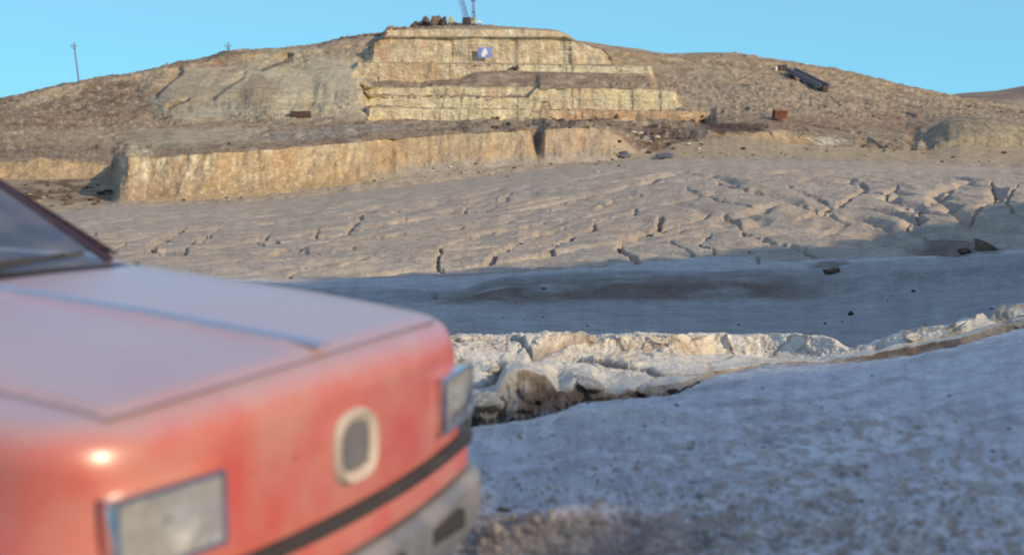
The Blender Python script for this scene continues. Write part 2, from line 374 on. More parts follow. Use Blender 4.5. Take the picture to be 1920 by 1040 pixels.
fx = np.clip((X[sb]-gx0)/RS, 0, nxg-2.001); fy = np.clip((Y[sb]-gy0)/RS, 0, nyg-2.001); ix = fx.astype(int); iy = fy.astype(int); ax_ = fx-ix; ay_ = fy-iy
inc = INC[iy, ix]*(1-ax_)*(1-ay_)+INC[iy, ix+1]*ax_*(1-ay_)+INC[iy+1, ix]*(1-ax_)*ay_+INC[iy+1, ix+1]*ax_*ay_
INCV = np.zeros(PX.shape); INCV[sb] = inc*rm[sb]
inside = (X[sb] > gx0+1) & (X[sb] < gx1-1)
Z[sb] -= inc*rm[sb]*sst(0, .7, LI['rim']-TT[sb])*inside*(.6+.4*sst(600, 900, PX[sb]))
# traced gullies (surveyed as bearing/row pairs)
gul = [
 ([(350,428),(300,450),(285,462),(300,472),(345,473)],9,.42),([(385,440),(360,452),(345,470)],5,.25),([(410,430),(380,450)],4,.2),
 ([(505,440),(480,452),(498,462),(520,455)],6,.3),([(600,432),(590,448),(640,440),(700,425),(760,415)],5,.3),([(680,408),(660,425),(655,440)],6,.3),
 ([(440,490),(520,475),(620,458),(720,445),(800,438)],4,.28),([(540,522),(560,508),(640,500),(700,480)],5,.25),
 ([(930,378),(880,388),(875,402),(915,395)],7,.35),([(1110,368),(1060,382),(1030,395)],5,.3),([(1200,365),(1150,378),(1125,390)],5,.32),
 ([(1190,392),(1185,402),(1120,415)],5,.25),([(1020,420),(960,435),(880,450),(830,468),(822,490),(830,512)],6,.38),
 ([(1060,430),(1000,445),(930,480),(912,495)],7,.38),([(1120,425),(1050,455),(1040,468),(1010,480)],6,.34),
 ([(1240,412),(1225,430),(1170,448),(1160,462),(1180,478),(1200,495)],8,.5),([(1330,402),(1280,415),(1240,425)],5,.3),
 ([(1360,405),(1400,425),(1395,440),(1450,455),(1510,472),(1535,488)],7,.5),([(1330,440),(1310,458),(1340,470),(1350,482)],5,.34),
 ([(1350,345),(1420,360),(1480,378),(1540,400),(1590,420)],6,.38),([(1600,340),(1625,352),(1590,378),(1530,402),(1500,410)],7,.45),
 ([(1290,355),(1350,375),(1440,395)],5,.26),([(1180,350),(1260,342),(1330,338)],4,.24),([(1680,350),(1660,370),(1700,385)],5,.34),
 ([(1800,345),(1760,375),(1725,395),(1730,408)],7,.4),([(1860,345),(1870,375),(1830,395),(1825,408)],6,.4),([(1480,350),(1540,372),(1570,390)],4,.26),
 ([(980,372),(940,380),(960,362)],5,.25),([(760,392),(700,398),(660,408)],4,.2),([(870,430),(800,440),(700,452)],4,.26),
 ([(1700,415),(1712,432),(1740,452)],6,.3),([(1010,500),(980,512),(880,520)],5,.2),([(800,545),(830,560),(838,575)],8,.35),
 ([(1260,455),(1290,470),(1310,486)],5,.26),([(1150,500),(1080,510),(1060,520)],5,.2),([(1410,470),(1430,500),(1500,520)],5,.2),
 ([(560,470),(600,478),(660,468)],4,.2),([(240,455),(210,470)],4,.2),([(180,440),(150,450)],4,.2),([(1905,350),(1885,380),(1900,400)],5,.3),
]
rows_s = (TT[:, 0] >= LI['v3']) & (TT[:, 0] <= LI['rim'])
sub = np.where(rows_s)[0]
px_ = PX[sub]; py_ = PY[sub]; dz = np.zeros(px_.shape)
wxx = px_+10*fbm(px_/22, py_/9, 2, 91); wyy = py_+3*fbm(px_/22, py_/9, 2, 95)
for pts, wd, dp in gul:
    P = np.array(pts, float)
    x0, x1 = P[:, 0].min()-30, P[:, 0].max()+30; y0, y1 = P[:, 1].min()-25, P[:, 1].max()+25
    m = (wxx > x0) & (wxx < x1) & (wyy > y0) & (wyy < y1)
    if not m.any(): continue
    qx = wxx[m]; qy = wyy[m]; best = np.full(qx.shape, 1e9)
    for a_, b_ in zip(P[:-1], P[1:]):
        d = b_-a_; t = np.clip(((qx-a_[0])*d[0]+(qy-a_[1])*d[1])/(d@d), 0, 1)
        ex = qx-a_[0]-t*d[0]; ey = (qy-a_[1]-t*d[1])*1.35
        # steep right bank, gentle left bank
        dd = np.sqrt(ex**2+ey**2); dd = np.where(ex+ey*.4 > 0, dd*1.5, dd*.75); best = np.minimum(best, dd)
    q = np.clip(1-best/(wd*.95), 0, 1)
    dz[m] = np.maximum(dz[m], dp*.62*q**1.2)
Z[sub] -= dz
# cliff: gouged vertical face
cl = band('cb', 'ct')
cm = sst(218, 235, PX)*(1-sst(1150, 1200, PX))
tc = TT-LI['cb']
Y += cl*cm*(1.0*fbm(X*.22, Z*.06, 3, 101)+.30*fbm(X*1.4, Z*.5+Y*0, 4, 103))*sst(0, .2, tc)
Z += cl*cm*.25*fbm(X*1.2, Z*2, 4, 105)*sst(0, .3, tc)*sst(0, .2, 1-tc)
Z += band('rim', 'cb')*.16*fbm(X*.9, Y*.9+Z, 4, 107)
# concave foot of the cliff
Z -= cl*cm*(PX < 900)*.25*np.sin(np.pi*np.clip(tc, 0, 1))*0
# hillside rubble
hl = ((TT > LI['ct']) & (TT <= LI['sky']))*1.0
WALL = np.zeros(PX.shape)
for a, b_, x0, x1 in (('w1b','w1t',694,1330),('w2b','w2t',690,1264),('w3b','w3t',684,1000),('w4b','w4t',672,1218),('w5b','w5t',690,1140),('w6b','w6t',722,1066)):
    WALL = np.maximum(WALL, band(a, b_)*sst(x0-6, x0, PX)*(1-sst(x1, x1+8, PX)))
free = hl*(1-WALL)
smooth_sp = np.maximum.reduce([ell(400,175,110,55,0), ell(510,165,90,50,0), ell(620,150,60,45,0), ell(350,258,110,18), ell(1830,258,70,30), ell(1000,100,330,60,0,.2)])
rough = free*(1-.75*smooth_sp)*sst(0, .6, TT-LI['ct'])
Z += rough*np.interp(PX,[1250,1400],[1,.55])*(.55*fbm(X*.10, Y*.05+Z*.12, 3, 111)+.42*fbm(X*.35, Y*.12+Z*.35, 4, 113, .6)+.18*fbm(X*1.3, Y*.4+Z, 3, 117))
flat_ = sst(LI['h1']+.6, LI['w1b']+.6, TT)
Z += free*(1-smooth_sp)*.22*fbm(PX/9, PY/4.5, 3, 371)*flat_
Z += free*(1-flat_)*(.13*fbm(X*.8, Y*.35, 4, 373, .6)+.10*(cell(X*.9, Y*.25)[2]-.5))
Z += free*.28*(cell(X*.5+Y*.02, Y*.16)[2]-.5)*sst(-.05,.25,fbm(X*.05,Y*.03+Z*.1,2,119))*(1-smooth_sp)
Y += WALL*(.45*fbm(X*.25, Z*.15, 2, 121)+.22*np.round(2*fbm(X*.16, 0*Z+TT*0+3, 2, 123))+.22*fbm(X*.9, Z*.7, 4, 127, .6)); Z += WALL*.14*fbm(X*.8, TT*3, 4, 129, .6)
t5 = (TT-LI['w5b'])*(PX > 690)*(PX < 1150); b5 = band('w5b','w5t')
Y += WALL*b5*(.9*sst(.46,.52,t5+.05*fbm(PX/60,TT*0,2,451))+.6*sst(.76,.80,t5+.05*fbm(PX/50,TT*0+4,2,453)))
b2_ = band('w2b','w2t'); Y += WALL*b2_*.6*sst(.52,.60,TT-LI['w2b']+.08*fbm(PX/50,TT*0+7,2,455))
# spoil cones
for (cx, cy, rx, ry, h) in ((360,175,85,48,3.4),(500,180,80,52,4.2),(620,165,75,50,3.0),(345,262,120,22,.9),(1830,262,80,36,1.6),(1480,150,60,14,.8),(560,215,90,20,1.2),(680,185,40,40,1.6)):
    q_ = lump(cx, cy, rx*1.2, ry*1.3); Y -= free*(PX < 725)*h*1.9*(1-np.sqrt(np.clip(1-q_, 0, 1)))*(q_ > 0); Z += free*h*(.12 if cx < 725 else .35)*q_
sp_ = np.maximum.reduce([ell(400,175,120,55,0,.6,.3), ell(540,170,120,60,0,.6,.3)])
Y += free*sp_*1.1*fbm(PX/16+PY*.02, PY/70., 4, 321, .6)*.8
# left flanks of the heaps fall away into shade
for (x0, y0, x1, y1, A, wd) in ((350,143,300,188,4.5,45),(548,106,498,136,2.6,40),(468,148,408,192,3.0,35),(368,194,322,208,2.0,30),(700,190,688,225,3.0,14)):
    dx, dy = x1-x0, y1-y0; Ln = math.hypot(dx, dy); t = ((PX-x0)*dx+(PY-y0)*dy)/Ln/Ln
    m_ = sst(-.15, .15, t)*(1-sst(.85, 1.15, t))
    sl_ = (PX-(x0+(PY-y0)*dx/dy))*-1                      # horizontal distance to the left of the line
    Y += free*A*m_*sst(0, 7, sl_)*(1-sst(7, wd, sl_))
Z -= free*.35*lump(1710, 262, 16, 30, 15)
for yy, hh in ((240,.5),(232,.6)):
    Z += hl*hh*np.exp(-((PY-yy)/5)**2)*sst(860,880,PX)*(1-sst(1250,1300,PX))*np.clip(fbm(X*.25,Y*.1,3,131)*2,0,1)

# ---- rock colour (albedo), by kind of rock, with some shade painted in
def C3(r, g_, b_): return np.array([r, g_, b_])
CH = C3(.72,.68,.58); DIRT = C3(.40,.35,.29); SAND = C3(.47,.385,.29); GREY = C3(.46,.43,.36); MARB = C3(.62,.53,.37); ORAN = C3(.60,.40,.22)
BROWN = C3(.29,.21,.15); DBRN = C3(.12,.08,.055); SCRUB = C3(.29,.21,.15); PALE = C3(.60,.54,.40); SPOIL = C3(.56,.48,.33); TAN = C3(.42,.32,.22)
col = np.zeros((NR, NC, 3)); col[:] = SAND
def mix(m, cc, k=1.0):
    global col
    mm = (m*k)[..., None]; col = col*(1-mm)+cc*mm
mix(band('g0', 'lip'), C3(.76,.73,.70))
mix(band('g0','lip')*sst(-.05,.35,fbm(ux*.9,uy*2.6,4,141)), C3(.82,.80,.74), .8)
mix(band('g0','lip')*sst(.0,.4,fbm(ux*1.2,uy*4,4,143)), C3(.54,.49,.45), .65)
mix(band('g0','lip')*ell(1560,900,460,130)*sst(-.1,.2,fbm(X*14,Y*9,3,147)), C3(.52,.41,.31), .7)
mix(band('g0','lip')*np.exp(-((PX-1090)/210)**2-((PY-800)/16)**2), C3(.78,.74,.62), .8)
mix(band('g0','lip')*sst(.2,.4,fbm(X*7,Y*4,3,391))*.6, C3(.50,.42,.34), .4)
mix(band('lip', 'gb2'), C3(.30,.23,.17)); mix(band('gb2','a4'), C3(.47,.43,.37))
wallm = band('gb2','a4')*sst(940,990,PX)*(1-sst(1200,1290,PX)); mix(wallm*sst(-.35,.15,fbm(PX/40,Z*6,4,313)), C3(.22,.165,.125), .85)  # brown dirt wall, painted darker still for the gully's shade
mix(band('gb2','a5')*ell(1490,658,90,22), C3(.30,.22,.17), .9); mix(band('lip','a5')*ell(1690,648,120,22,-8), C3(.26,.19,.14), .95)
mix(band('a4','a6'), CH); mix(band('a4','a6')*sst(0,.35,fbm(X*1.6,Y*1.8,4,151)), C3(.68,.58,.44), .7)
mix(band('a4','a6')*np.exp(-(f21/.05)**2), C3(.36,.29,.22), .7)
mix(sf*np.exp(-(cell(PX/85.+fbm(PX/30, Z*5, 2, 433)*.3, Z*3+4, 9)[1]/.05)**2), C3(.33,.26,.19), .6)
mix(sf*sst(.1,.4,fbm(PX/26,Z*14,4,437)), C3(.50,.39,.27), .6)
mix(band('gb2','a4')*(PX<970), C3(.52,.50,.44), .9)
# valley
vv_ = band('a6','rim')
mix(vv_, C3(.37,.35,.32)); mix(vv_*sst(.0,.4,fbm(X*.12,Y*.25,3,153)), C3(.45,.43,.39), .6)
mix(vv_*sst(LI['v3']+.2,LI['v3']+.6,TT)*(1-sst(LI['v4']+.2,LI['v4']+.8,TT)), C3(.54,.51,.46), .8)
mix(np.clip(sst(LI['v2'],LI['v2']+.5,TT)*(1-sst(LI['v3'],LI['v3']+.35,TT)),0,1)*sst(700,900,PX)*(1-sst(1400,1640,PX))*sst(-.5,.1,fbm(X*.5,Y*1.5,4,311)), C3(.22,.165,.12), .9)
mix(band('v4','rim'), SAND, .55)
mix(band('v4','rim')*sst(0,.35,fbm(X*.35,Y*.35,4,157)), C3(.55,.45,.34), .6)
mix(sst(LI['r2'],LI['rim'],TT)*vv_, C3(.45,.385,.305), .7)
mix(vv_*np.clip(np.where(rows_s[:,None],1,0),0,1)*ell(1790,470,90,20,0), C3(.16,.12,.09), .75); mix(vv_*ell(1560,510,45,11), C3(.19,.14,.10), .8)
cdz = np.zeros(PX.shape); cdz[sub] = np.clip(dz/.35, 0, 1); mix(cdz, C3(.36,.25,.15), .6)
mix(sst(.25, .75, INCV)*vv_, C3(.30,.22,.15), .65)  # rill shade painted in: channel bottoms darkened
# cliff
strk = fbm(X*.55, Z*.12, 4, 161); st2 = fbm(X*1.9, Z*.5, 4, 163)
mix(band('rim','ct'), C3(.50,.40,.27))
mix(band('rim','cb'), C3(.44,.38,.30), .8)
cf = band('cb','ct')
mix(cf*cm*sst(-.1,.35,strk), ORAN, .75); mix(cf*cm*sst(-.05,.3,st2-strk*.5)*(1-sst(620,900,PX)*.6)*sst(.25,.75,tc), C3(.80,.72,.50), .9)
mix(cf*ell(700,300,260,40)*sst(-.3,.3,st2), C3(.56,.39,.22), .6); mix(cf*ell(1090,275,90,35), C3(.55,.43,.31), .7)
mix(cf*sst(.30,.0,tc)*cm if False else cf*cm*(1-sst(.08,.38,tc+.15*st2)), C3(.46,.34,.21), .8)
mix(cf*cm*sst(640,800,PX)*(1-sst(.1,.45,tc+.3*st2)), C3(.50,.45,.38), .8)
n5 = fbm(PX/10, PY/9, 4, 361, .6); mix(cf*cm*sst(.1,.35,n5), C3(.42,.30,.18), .5); mix(cf*cm*sst(.1,.4,-n5)*(1-sst(560,760,PX)), C3(.84,.76,.55), .6)
mix(cf*ell(1007,262,8,24), C3(.30,.24,.18), .6)  # shadow in the cliff notch painted as a darker patch
mix(cf*(1-sst(205,222,PX)), C3(.42,.33,.23)); mix(cf*ell(120,362,95,30)*sst(-.15,.25,fbm(X*.5,Y*.5,3,167)), DBRN, .75)
mix(cf*ell(110,385,100,10), C3(.58,.50,.36), .6)
mix(band('ct','c2')*(1-sst(210,228,PX)), C3(.56,.42,.26))
# hillside
hm = ((TT >= LI['ct']) & (TT <= len(layers)))*1.0*np.where((TT < LI['c2']) & (PX < 215), 0, 1)
n1 = fbm(X*.06, Y*.02+Z*.12, 4, 171); n2 = fbm(X*.3, Y*.08+Z*.35, 4, 173, .6)
mix(hm, TAN); mix(hm*sst(0,.35,n1), C3(.50,.40,.28), .8); mix(hm*sst(.0,.3,n2), BROWN, .75)
left = ell(130,190,330,70,-14,.3,.3); mix(left*hm*sst(-.35,.1,n2+.1), SCRUB, .9); mix(left*hm*sst(.1,.3,n2), DBRN, .6)
mix(hm*ell(90,180,70,10,-18), C3(.58,.47,.32), .8)
mix(hm*ell(430,118,210,9,-8), C3(.46,.31,.20), .7); mix(hm*ell(330,137,130,7,-5), C3(.58,.47,.32), .8); mix(hm*ell(420,141,110,5,-2), DBRN, .7)
mix(hm*ell(530,108,90,16,-8), C3(.50,.44,.31), .8)
for e in ((400,180,115,50),(510,175,105,55),(610,160,90,55),(600,200,100,30)): mix(hm*ell(*e, 0, .3, .3), SPOIL, .85)
mix(hm*ell(500,165,60,35,30)*sst(-.1,.2,fbm(X*.5,Z*.1,3,175)), C3(.38,.33,.25), .6); mix(hm*ell(470,160,90,12,-10), C3(.52,.49,.36), .7)
mix(hm*ell(400,205,60,14), C3(.47,.45,.36), .8); mix(hm*ell(350,258,130,13,-3,.8,.6), PALE, .8); mix(hm*ell(620,250,150,9,-4), C3(.46,.42,.36), .6)
mix(hm*ell(520,232,180,8,-2)*sst(-.2,.2,n2), BROWN, .7); mix(hm*ell(120,258,200,14,0), C3(.47,.37,.25), .8)
mix(hm*ell(260,285,26,10), C3(.75,.64,.42), .9)
mix(hm*ell(1000,236,170,12,-1)*sst(-.25,.2,n2), BROWN, .8); mix(hm*ell(1060,228,50,9)*1.0, DBRN, .7); mix(hm*ell(905,224,24,6), DBRN, .7)
mix(hm*ell(1230,262,90,26)*sst(-.2,.2,n2), BROWN, .8); mix(hm*ell(1290,290,50,10), C3(.60,.55,.46), .7)
mix(hm*ell(1420,252,90,9,3), C3(.60,.45,.27), .85); mix(hm*ell(1555,266,40,7,3), C3(.80,.74,.56), .9)
mix(hm*ell(1560,236,200,10,2)*sst(-.3,.1,n2+.1), C3(.36,.21,.14), .6); mix(hm*ell(1610,230,90,9), C3(.50,.34,.24), .4)
mix(hm*ell(1380,238,60,9), DBRN, .6); mix(hm*ell(1530,288,260,14,3)*sst(-.2,.2,n2), BROWN, .6)
mix(hm*ell(1840,255,100,40,5), C3(.50,.42,.28), .8); mix(hm*ell(1650,262,70,24), C3(.45,.36,.25), .6)
mix(hm*ell(1500,130,260,26,10)*sst(-.1,.3,n1), C3(.33,.25,.18), .6); mix(hm*ell(1700,190,200,40,12)*sst(-.2,.2,n2), C3(.30,.235,.165), .6)
mix(hm*ell(1400,170,150,32,4), C3(.44,.36,.26), .4); mix(hm*ell(1300,190,60,26), C3(.50,.42,.30), .5)
mix(hm*ell(1060,150,170,14,2)*sst(-.3,.1,n2+.1), C3(.31,.23,.165), .65); mix(hm*ell(880,156,110,7)*sst(-.2,.2,n2), BROWN, .7)
mix(hm*ell(650,62,70,10,-12), DBRN, .7); mix(hm*ell(800,48,80,10,-6), BROWN, .7); mix(hm*ell(940,62,170,8,2), C3(.50,.40,.28), .7)
n3 = fbm(PX/13, PY/6.5, 5, 341, .62); n4 = fbm(PX/5.5, PY/3.2, 3, 347)
mix(hm*sst(.12,.34,n3)*(1-.6*smooth_sp), C3(.20,.14,.10), .5); mix(hm*sst(.1,.35,-n3), C3(.62,.52,.37), .6)
mix(hm*sst(.25,.45,n4)*(1-.5*smooth_sp), C3(.17,.12,.09), .4); mix(hm*sst(.25,.45,-n4), C3(.58,.50,.38), .45)
mix(hm*ell(455,150,80,14,-6), C3(.64,.57,.40), .75); mix(hm*ell(560,180,26,50,24), C3(.62,.55,.38), .7); mix(hm*ell(495,178,38,34,10), C3(.40,.31,.21), .7)  # heap shading painted in: pale crests, darker brown between
mix(hm*ell(395,172,60,34,-20), C3(.43,.35,.24), .6); mix(hm*ell(330,170,26,30,-30), C3(.52,.43,.30), .6); mix(hm*ell(640,140,40,30,20), C3(.62,.55,.40), .6); mix(hm*ell(655,185,34,40,35), C3(.60,.53,.38), .5)
for (x0, y0, x1, y1, wd) in ((350,143,303,186,6),(545,110,500,134,8),(466,150,412,190,5),(366,194,325,206,4)):  # dark streaks painted for the shaded left flanks
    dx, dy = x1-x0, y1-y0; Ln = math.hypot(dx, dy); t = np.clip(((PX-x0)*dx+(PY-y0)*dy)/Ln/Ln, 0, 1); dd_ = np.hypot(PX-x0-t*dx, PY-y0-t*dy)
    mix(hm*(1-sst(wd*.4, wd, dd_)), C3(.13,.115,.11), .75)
mix(hm*ell(1450,262,75,10,2), C3(.66,.47,.28), .85); mix(hm*ell(1240,258,60,26)*sst(-.3,.1,n3), C3(.17,.11,.08), .7); mix(hm*ell(1370,240,60,8), C3(.12,.075,.055), .8)
mix(hm*ell(1600,292,330,12,2)*sst(-.15,.15,n3), C3(.19,.13,.09), .8); mix(hm*ell(1620,225,120,10)*sst(-.2,.2,n4), C3(.42,.22,.15), .5)
# quarried walls
vs = fbm(X*.5, Z*.10+3, 4, 181); vs2 = fbm(X*1.6, Z*.35, 3, 183)
mix(WALL, C3(.68,.59,.43)); mix(WALL*sst(-.15,.3,vs), C3(.66,.50,.32), .9); mix(WALL*sst(.12,.35,vs2), C3(.74,.68,.49), .8); mix(WALL*sst(.2,.42,-vs2), C3(.48,.38,.26), .5)
mix(WALL*band('w1b','w2t')*(1-sst(980,1080,PX)), C3(.76,.68,.46), .6); mix(WALL*band('w1b','w1t')*sst(980,1080,PX), C3(.58,.37,.23), .85)
mix(WALL*band('w2b','w2t')*sst(1110,1125,PX), C3(.80,.72,.48), .6); mix(WALL*band('w4b','w4t')*sst(900,1000,PX), C3(.78,.72,.52), .6)
mix(WALL*ell(770,135,70,22), C3(.60,.43,.27), .7)
mix(WALL*band('w5b','w5t')*sst(.1,.4,fbm(X*.22,Z*.06+9,3,185)), C3(.62,.37,.22), .6)
mix(WALL*sst(.2,.42,n4+.3*n3), C3(.42,.31,.20), .6); mix(WALL*sst(.1,.35,fbm(PX/60,PY/1.6,3,351)), C3(.40,.30,.19), .55); mix(WALL*sst(.15,.4,fbm(PX/30,PY/9,4,353)), C3(.82,.76,.56), .6)
jj = cell(X*.11, Z*.02+5, 7)[1]; mix(WALL*(1-sst(0,.03,jj)), C3(.35,.27,.19), .4)
mix(WALL*(1-sst(.0,.5,np.abs(TT-np.round(TT)))*0-1)+0*WALL, MARB, 0)
# brown mottling on the ledges between the lower bench walls
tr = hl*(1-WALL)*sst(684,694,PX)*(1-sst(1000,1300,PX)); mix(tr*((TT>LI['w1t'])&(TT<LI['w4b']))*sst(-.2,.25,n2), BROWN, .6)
col[(TT > LI['cb'])] *= np.array([.86,.84,.79]); col[(TT > LI['h1'])] *= np.array([1.10,1.10,1.08])
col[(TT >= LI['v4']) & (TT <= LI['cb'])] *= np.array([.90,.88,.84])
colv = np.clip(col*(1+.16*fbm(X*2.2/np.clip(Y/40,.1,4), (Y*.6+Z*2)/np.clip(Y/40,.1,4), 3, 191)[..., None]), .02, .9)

# ------------------------------------------------------------------ terrain material
def terr_mat(name, s, bump, spk=.25):
    m = bpy.data.materials.new(name); m.use_nodes = True; n = m.node_tree; N = n.nodes; Lk = n.links
    bs = N["Principled BSDF"]; bs.inputs["Roughness"].default_value = .95; bs.inputs["Specular IOR Level"].default_value = .15
    at = N.new("ShaderNodeAttribute"); at.attribute_name = "rock"
    tc_ = N.new("ShaderNodeTexCoord")
    def noise(sc, det, ro=.6):
        q = N.new("ShaderNodeTexNoise"); q.inputs["Scale"].default_value = sc; q.inputs["Detail"].default_value = det; q.inputs["Roughness"].default_value = ro
        Lk.new(tc_.outputs["Object"], q.inputs["Vector"]); return q
    a = noise(s, 8); b2 = noise(s*5, 5, .7)
    mr = N.new("ShaderNodeMapRange"); mr.inputs[1].default_value = .3; mr.inputs[2].default_value = .7; mr.inputs[3].default_value = 1-spk; mr.inputs[4].default_value = 1+spk
    Lk.new(a.outputs[0], mr.inputs[0])
    mr2 = N.new("ShaderNodeMapRange"); mr2.inputs[1].default_value = .3; mr2.inputs[2].default_value = .7; mr2.inputs[3].default_value = 1-spk; mr2.inputs[4].default_value = 1+spk*.8
    Lk.new(b2.outputs[0], mr2.inputs[0])
    mu = N.new("ShaderNodeMath"); mu.operation = 'MULTIPLY'; Lk.new(mr.outputs[0], mu.inputs[0]); Lk.new(mr2.outputs[0], mu.inputs[1])
    vm = N.new("ShaderNodeVectorMath"); vm.operation = 'SCALE'; Lk.new(at.outputs["Color"], vm.inputs[0]); Lk.new(mu.outputs[0], vm.inputs["Scale"])
    Lk.new(vm.outputs[0], bs.inputs["Base Color"])
    ad = N.new("ShaderNodeMath"); ad.operation = 'ADD'; Lk.new(a.outputs[0], ad.inputs[0]); Lk.new(b2.outputs[0], ad.inputs[1])
    bp = N.new("ShaderNodeBump"); bp.inputs["Strength"].default_value = .8; bp.inputs["Distance"].default_value = bump
    Lk.new(ad.outputs[0], bp.inputs["Height"]); Lk.new(bp.outputs[0], bs.inputs["Normal"])
    return m
MT = {'ground': terr_mat("dusty_ground", 9, .03, .2), 'gully': terr_mat("chalk_bank", 7, .035, .14), 'slope': terr_mat("eroded_silt", 1.6, .09, .16),
      'cliff': terr_mat("quarried_face", 1.1, .25, .20), 'hill': terr_mat("quarry_hill", .55, .55, .26)}
def grid_mesh(name, V, Cc, mat):
    r_, c_ = V.shape[:2]
    me = bpy.data.meshes.new(name)
    me.vertices.add(r_*c_); me.vertices.foreach_set("co", V.reshape(-1).astype(np.float32))
    ii = np.arange(r_*c_).reshape(r_, c_)
    q = np.stack([ii[:-1, :-1], ii[:-1, 1:], ii[1:, 1:], ii[1:, :-1]], -1).reshape(-1)
    nf = (r_-1)*(c_-1)
    me.loops.add(nf*4); me.loops.foreach_set("vertex_index", q.astype(np.int32))
    me.polygons.add(nf); me.polygons.foreach_set("loop_start", (np.arange(nf)*4).astype(np.int32))
    me.polygons.foreach_set("use_smooth", np.ones(nf, bool))
    me.update(calc_edges=True)
    at = me.color_attributes.new("rock", 'FLOAT_COLOR', 'POINT')
    at.data.foreach_set("color", np.concatenate([Cc, np.ones((r_, c_, 1))], -1).reshape(-1).astype(np.float32))
    return link(name, me, mat)
V = np.stack([X, Y, Z], -1)
order = ['ground', 'gully', 'slope', 'cliff', 'hill']
nm = {'ground': 'ground', 'gully': 'gully', 'slope': 'eroded_slope', 'cliff': 'quarry_face', 'hill': 'quarry_hill'}
obs = [l[4] for l in layers]
for k_ in order:
    idx = [i for i in range(len(layers)-1) if obs[i] == k_]
    r0 = rowstart[names[idx[0]]]; r1 = rowstart[names[idx[-1]]]+layers[idx[-1]][3]
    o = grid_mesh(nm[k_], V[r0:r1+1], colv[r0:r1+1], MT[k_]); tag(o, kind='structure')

# lookup: which ground point is seen at a surveyed bearing/row
kz = (V[..., 2]-CZ)/V[..., 1]; qy = 520-F*(sP+kz*cP)/(cP-kz*sP)
qx = 960+F*(V[..., 0]/V[..., 1])*((cP)+(520-qy)/F*sP)
BS = 4; bw_, bh_ = 1920//BS, 1040//BS
okm = (qx > 0) & (qx < 1920) & (qy > 0) & (qy < 1040)
bi = (qy[okm]//BS).astype(int)*bw_+(qx[okm]//BS).astype(int); dd = V[..., 1][okm]; vv3 = V[okm]
o_ = np.argsort(-dd); zb = np.zeros((bw_*bh_, 3)); zb[bi[o_]] = vv3[o_]
zb = zb.reshape(bh_, bw_, 3)
def at(px, y):
    j = int(np.clip(px//BS, 0, bw_-1)); i = int(np.clip(y//BS, 0, bh_-1))
    for k in range(12):
        if zb[min(i+k, bh_-1), j, 1] > 0: return Vector(zb[min(i+k, bh_-1), j])
    return Vector(zb[-1, j])

# ------------------------------------------------------------------ far hill, back country, and the embankment added unseen behind the camera to cast shade
def simple_grid(name, xs, ys, zf, cf_, mat):
    XX, YY = np.meshgrid(xs, ys); ZZ = zf(XX, YY); CC = np.clip(cf_(XX, YY), .02, .9)
    return tag(grid_mesh(name, np.stack([XX, YY, ZZ], -1), CC, mat), kind='structure')
fhm = terr_mat("distant_scrub", .12, 1.5, .2)
def fz(x, y):
    ridge = np.interp(x, [150,185,200,215,235,270,400,700], [-6,14.0,16.5,17.6,20.5,27,38,40])
    return -12+(ridge+12+1.2*fbm(x*.02,y*.02,3,201))*np.exp(-((y-560)/90)**2)
def fc(x, y):
    n = fbm(x*.03, y*.03, 4, 203)[..., None]; m = sst(-.2, .3, n); return np.array([.26,.20,.155])*(1-m)+np.array([.38,.30,.22])*m
simple_grid('distant_hill', np.linspace(120, 900, 260), np.linspace(380, 760, 120), fz, fc, fhm)
simple_grid('plain', np.linspace(-4000, 4000, 40), np.linspace(690, 6000, 30), lambda x, y: -14+0*x, fc, fhm)
# embankment: unseen shadow caster, crest height solved from the valley shade line
bpx = [(215,524),(420,530),(620,522),(760,512),(860,505),(960,500),(1100,492),(1250,485),(1400,470),(1520,458),(1600,445),(1700,420),(1800,408),(1900,402)]
bpts = [(q, float(np.interp(q, [b[0] for b in bpx], [b[1] for b in bpx])+5*pn(q/55., .5, 3)+3*pn(q/22., .5, 4))) for q in range(215, 1901, 18)]
cc_, hh_ = [], []
AC = 25.
for (px, y) in bpts:
    p = at(px, y); cv = p.x*PH[0]+p.y*PH[1]; av = p.x*SH[0]+p.y*SH[1]
    cc_.append(cv); hh_.append(p.z+TANS*(AC-av))
print('crest', [(round(a, 1), round(b, 1)) for a, b in zip(cc_, hh_)])
o_ = np.argsort(cc_); cc_ = np.array(cc_)[o_]; hh_ = np.array(hh_)[o_]
NEARC = [(a, b+TANS*(AC+2.5)) for a, b in [(-40, -1.), (-10, -.3), (2.0, -.15), (2.7, .03), (3.25, .10), (3.7, .56), (4.5, .66), (5.5, .64), (6.3, .42), (7.0, .24), (8.0, .04), (8.8, .0), (9.6, .5), (11.0, 1.6), (12.5, 2.2)]]
CK = np.array([a for a, b in NEARC]+[q for q in cc_ if q > 13]); HK = np.array([b for a, b in NEARC]+[h for q, h in zip(cc_, hh_) if q > 13])
HK = HK+.45*np.array([pn(q*.35+.3, 1.7, 5) for q in CK])*(CK > 14)
CK = np.append(CK, [CK[-1]+8, CK[-1]+25]); HK = np.append(HK, [HK[-1]-1, -2])
cs = np.linspace(-60, 110, 340); as_ = np.concatenate([np.linspace(-14, -.2, 24), np.linspace(0, 14, 20)])
Cg, Ag = np.meshgrid(cs, as_)
crest = np.interp(Cg, CK, HK)
prof = np.clip(1-np.abs(Ag)/13, 0, 1)
Zg = -2+(crest+2)*prof+.25*fbm(Cg*.3, Ag*.3, 3, 211)*sst(.3, 1.5, np.abs(Ag))
Xg = SH[0]*(AC+Ag)+PH[0]*Cg; Yg = SH[1]*(AC+Ag)+PH[1]*Cg
ccg = np.zeros(Xg.shape+(3,)); ccg[:] = (.42,.36,.29)
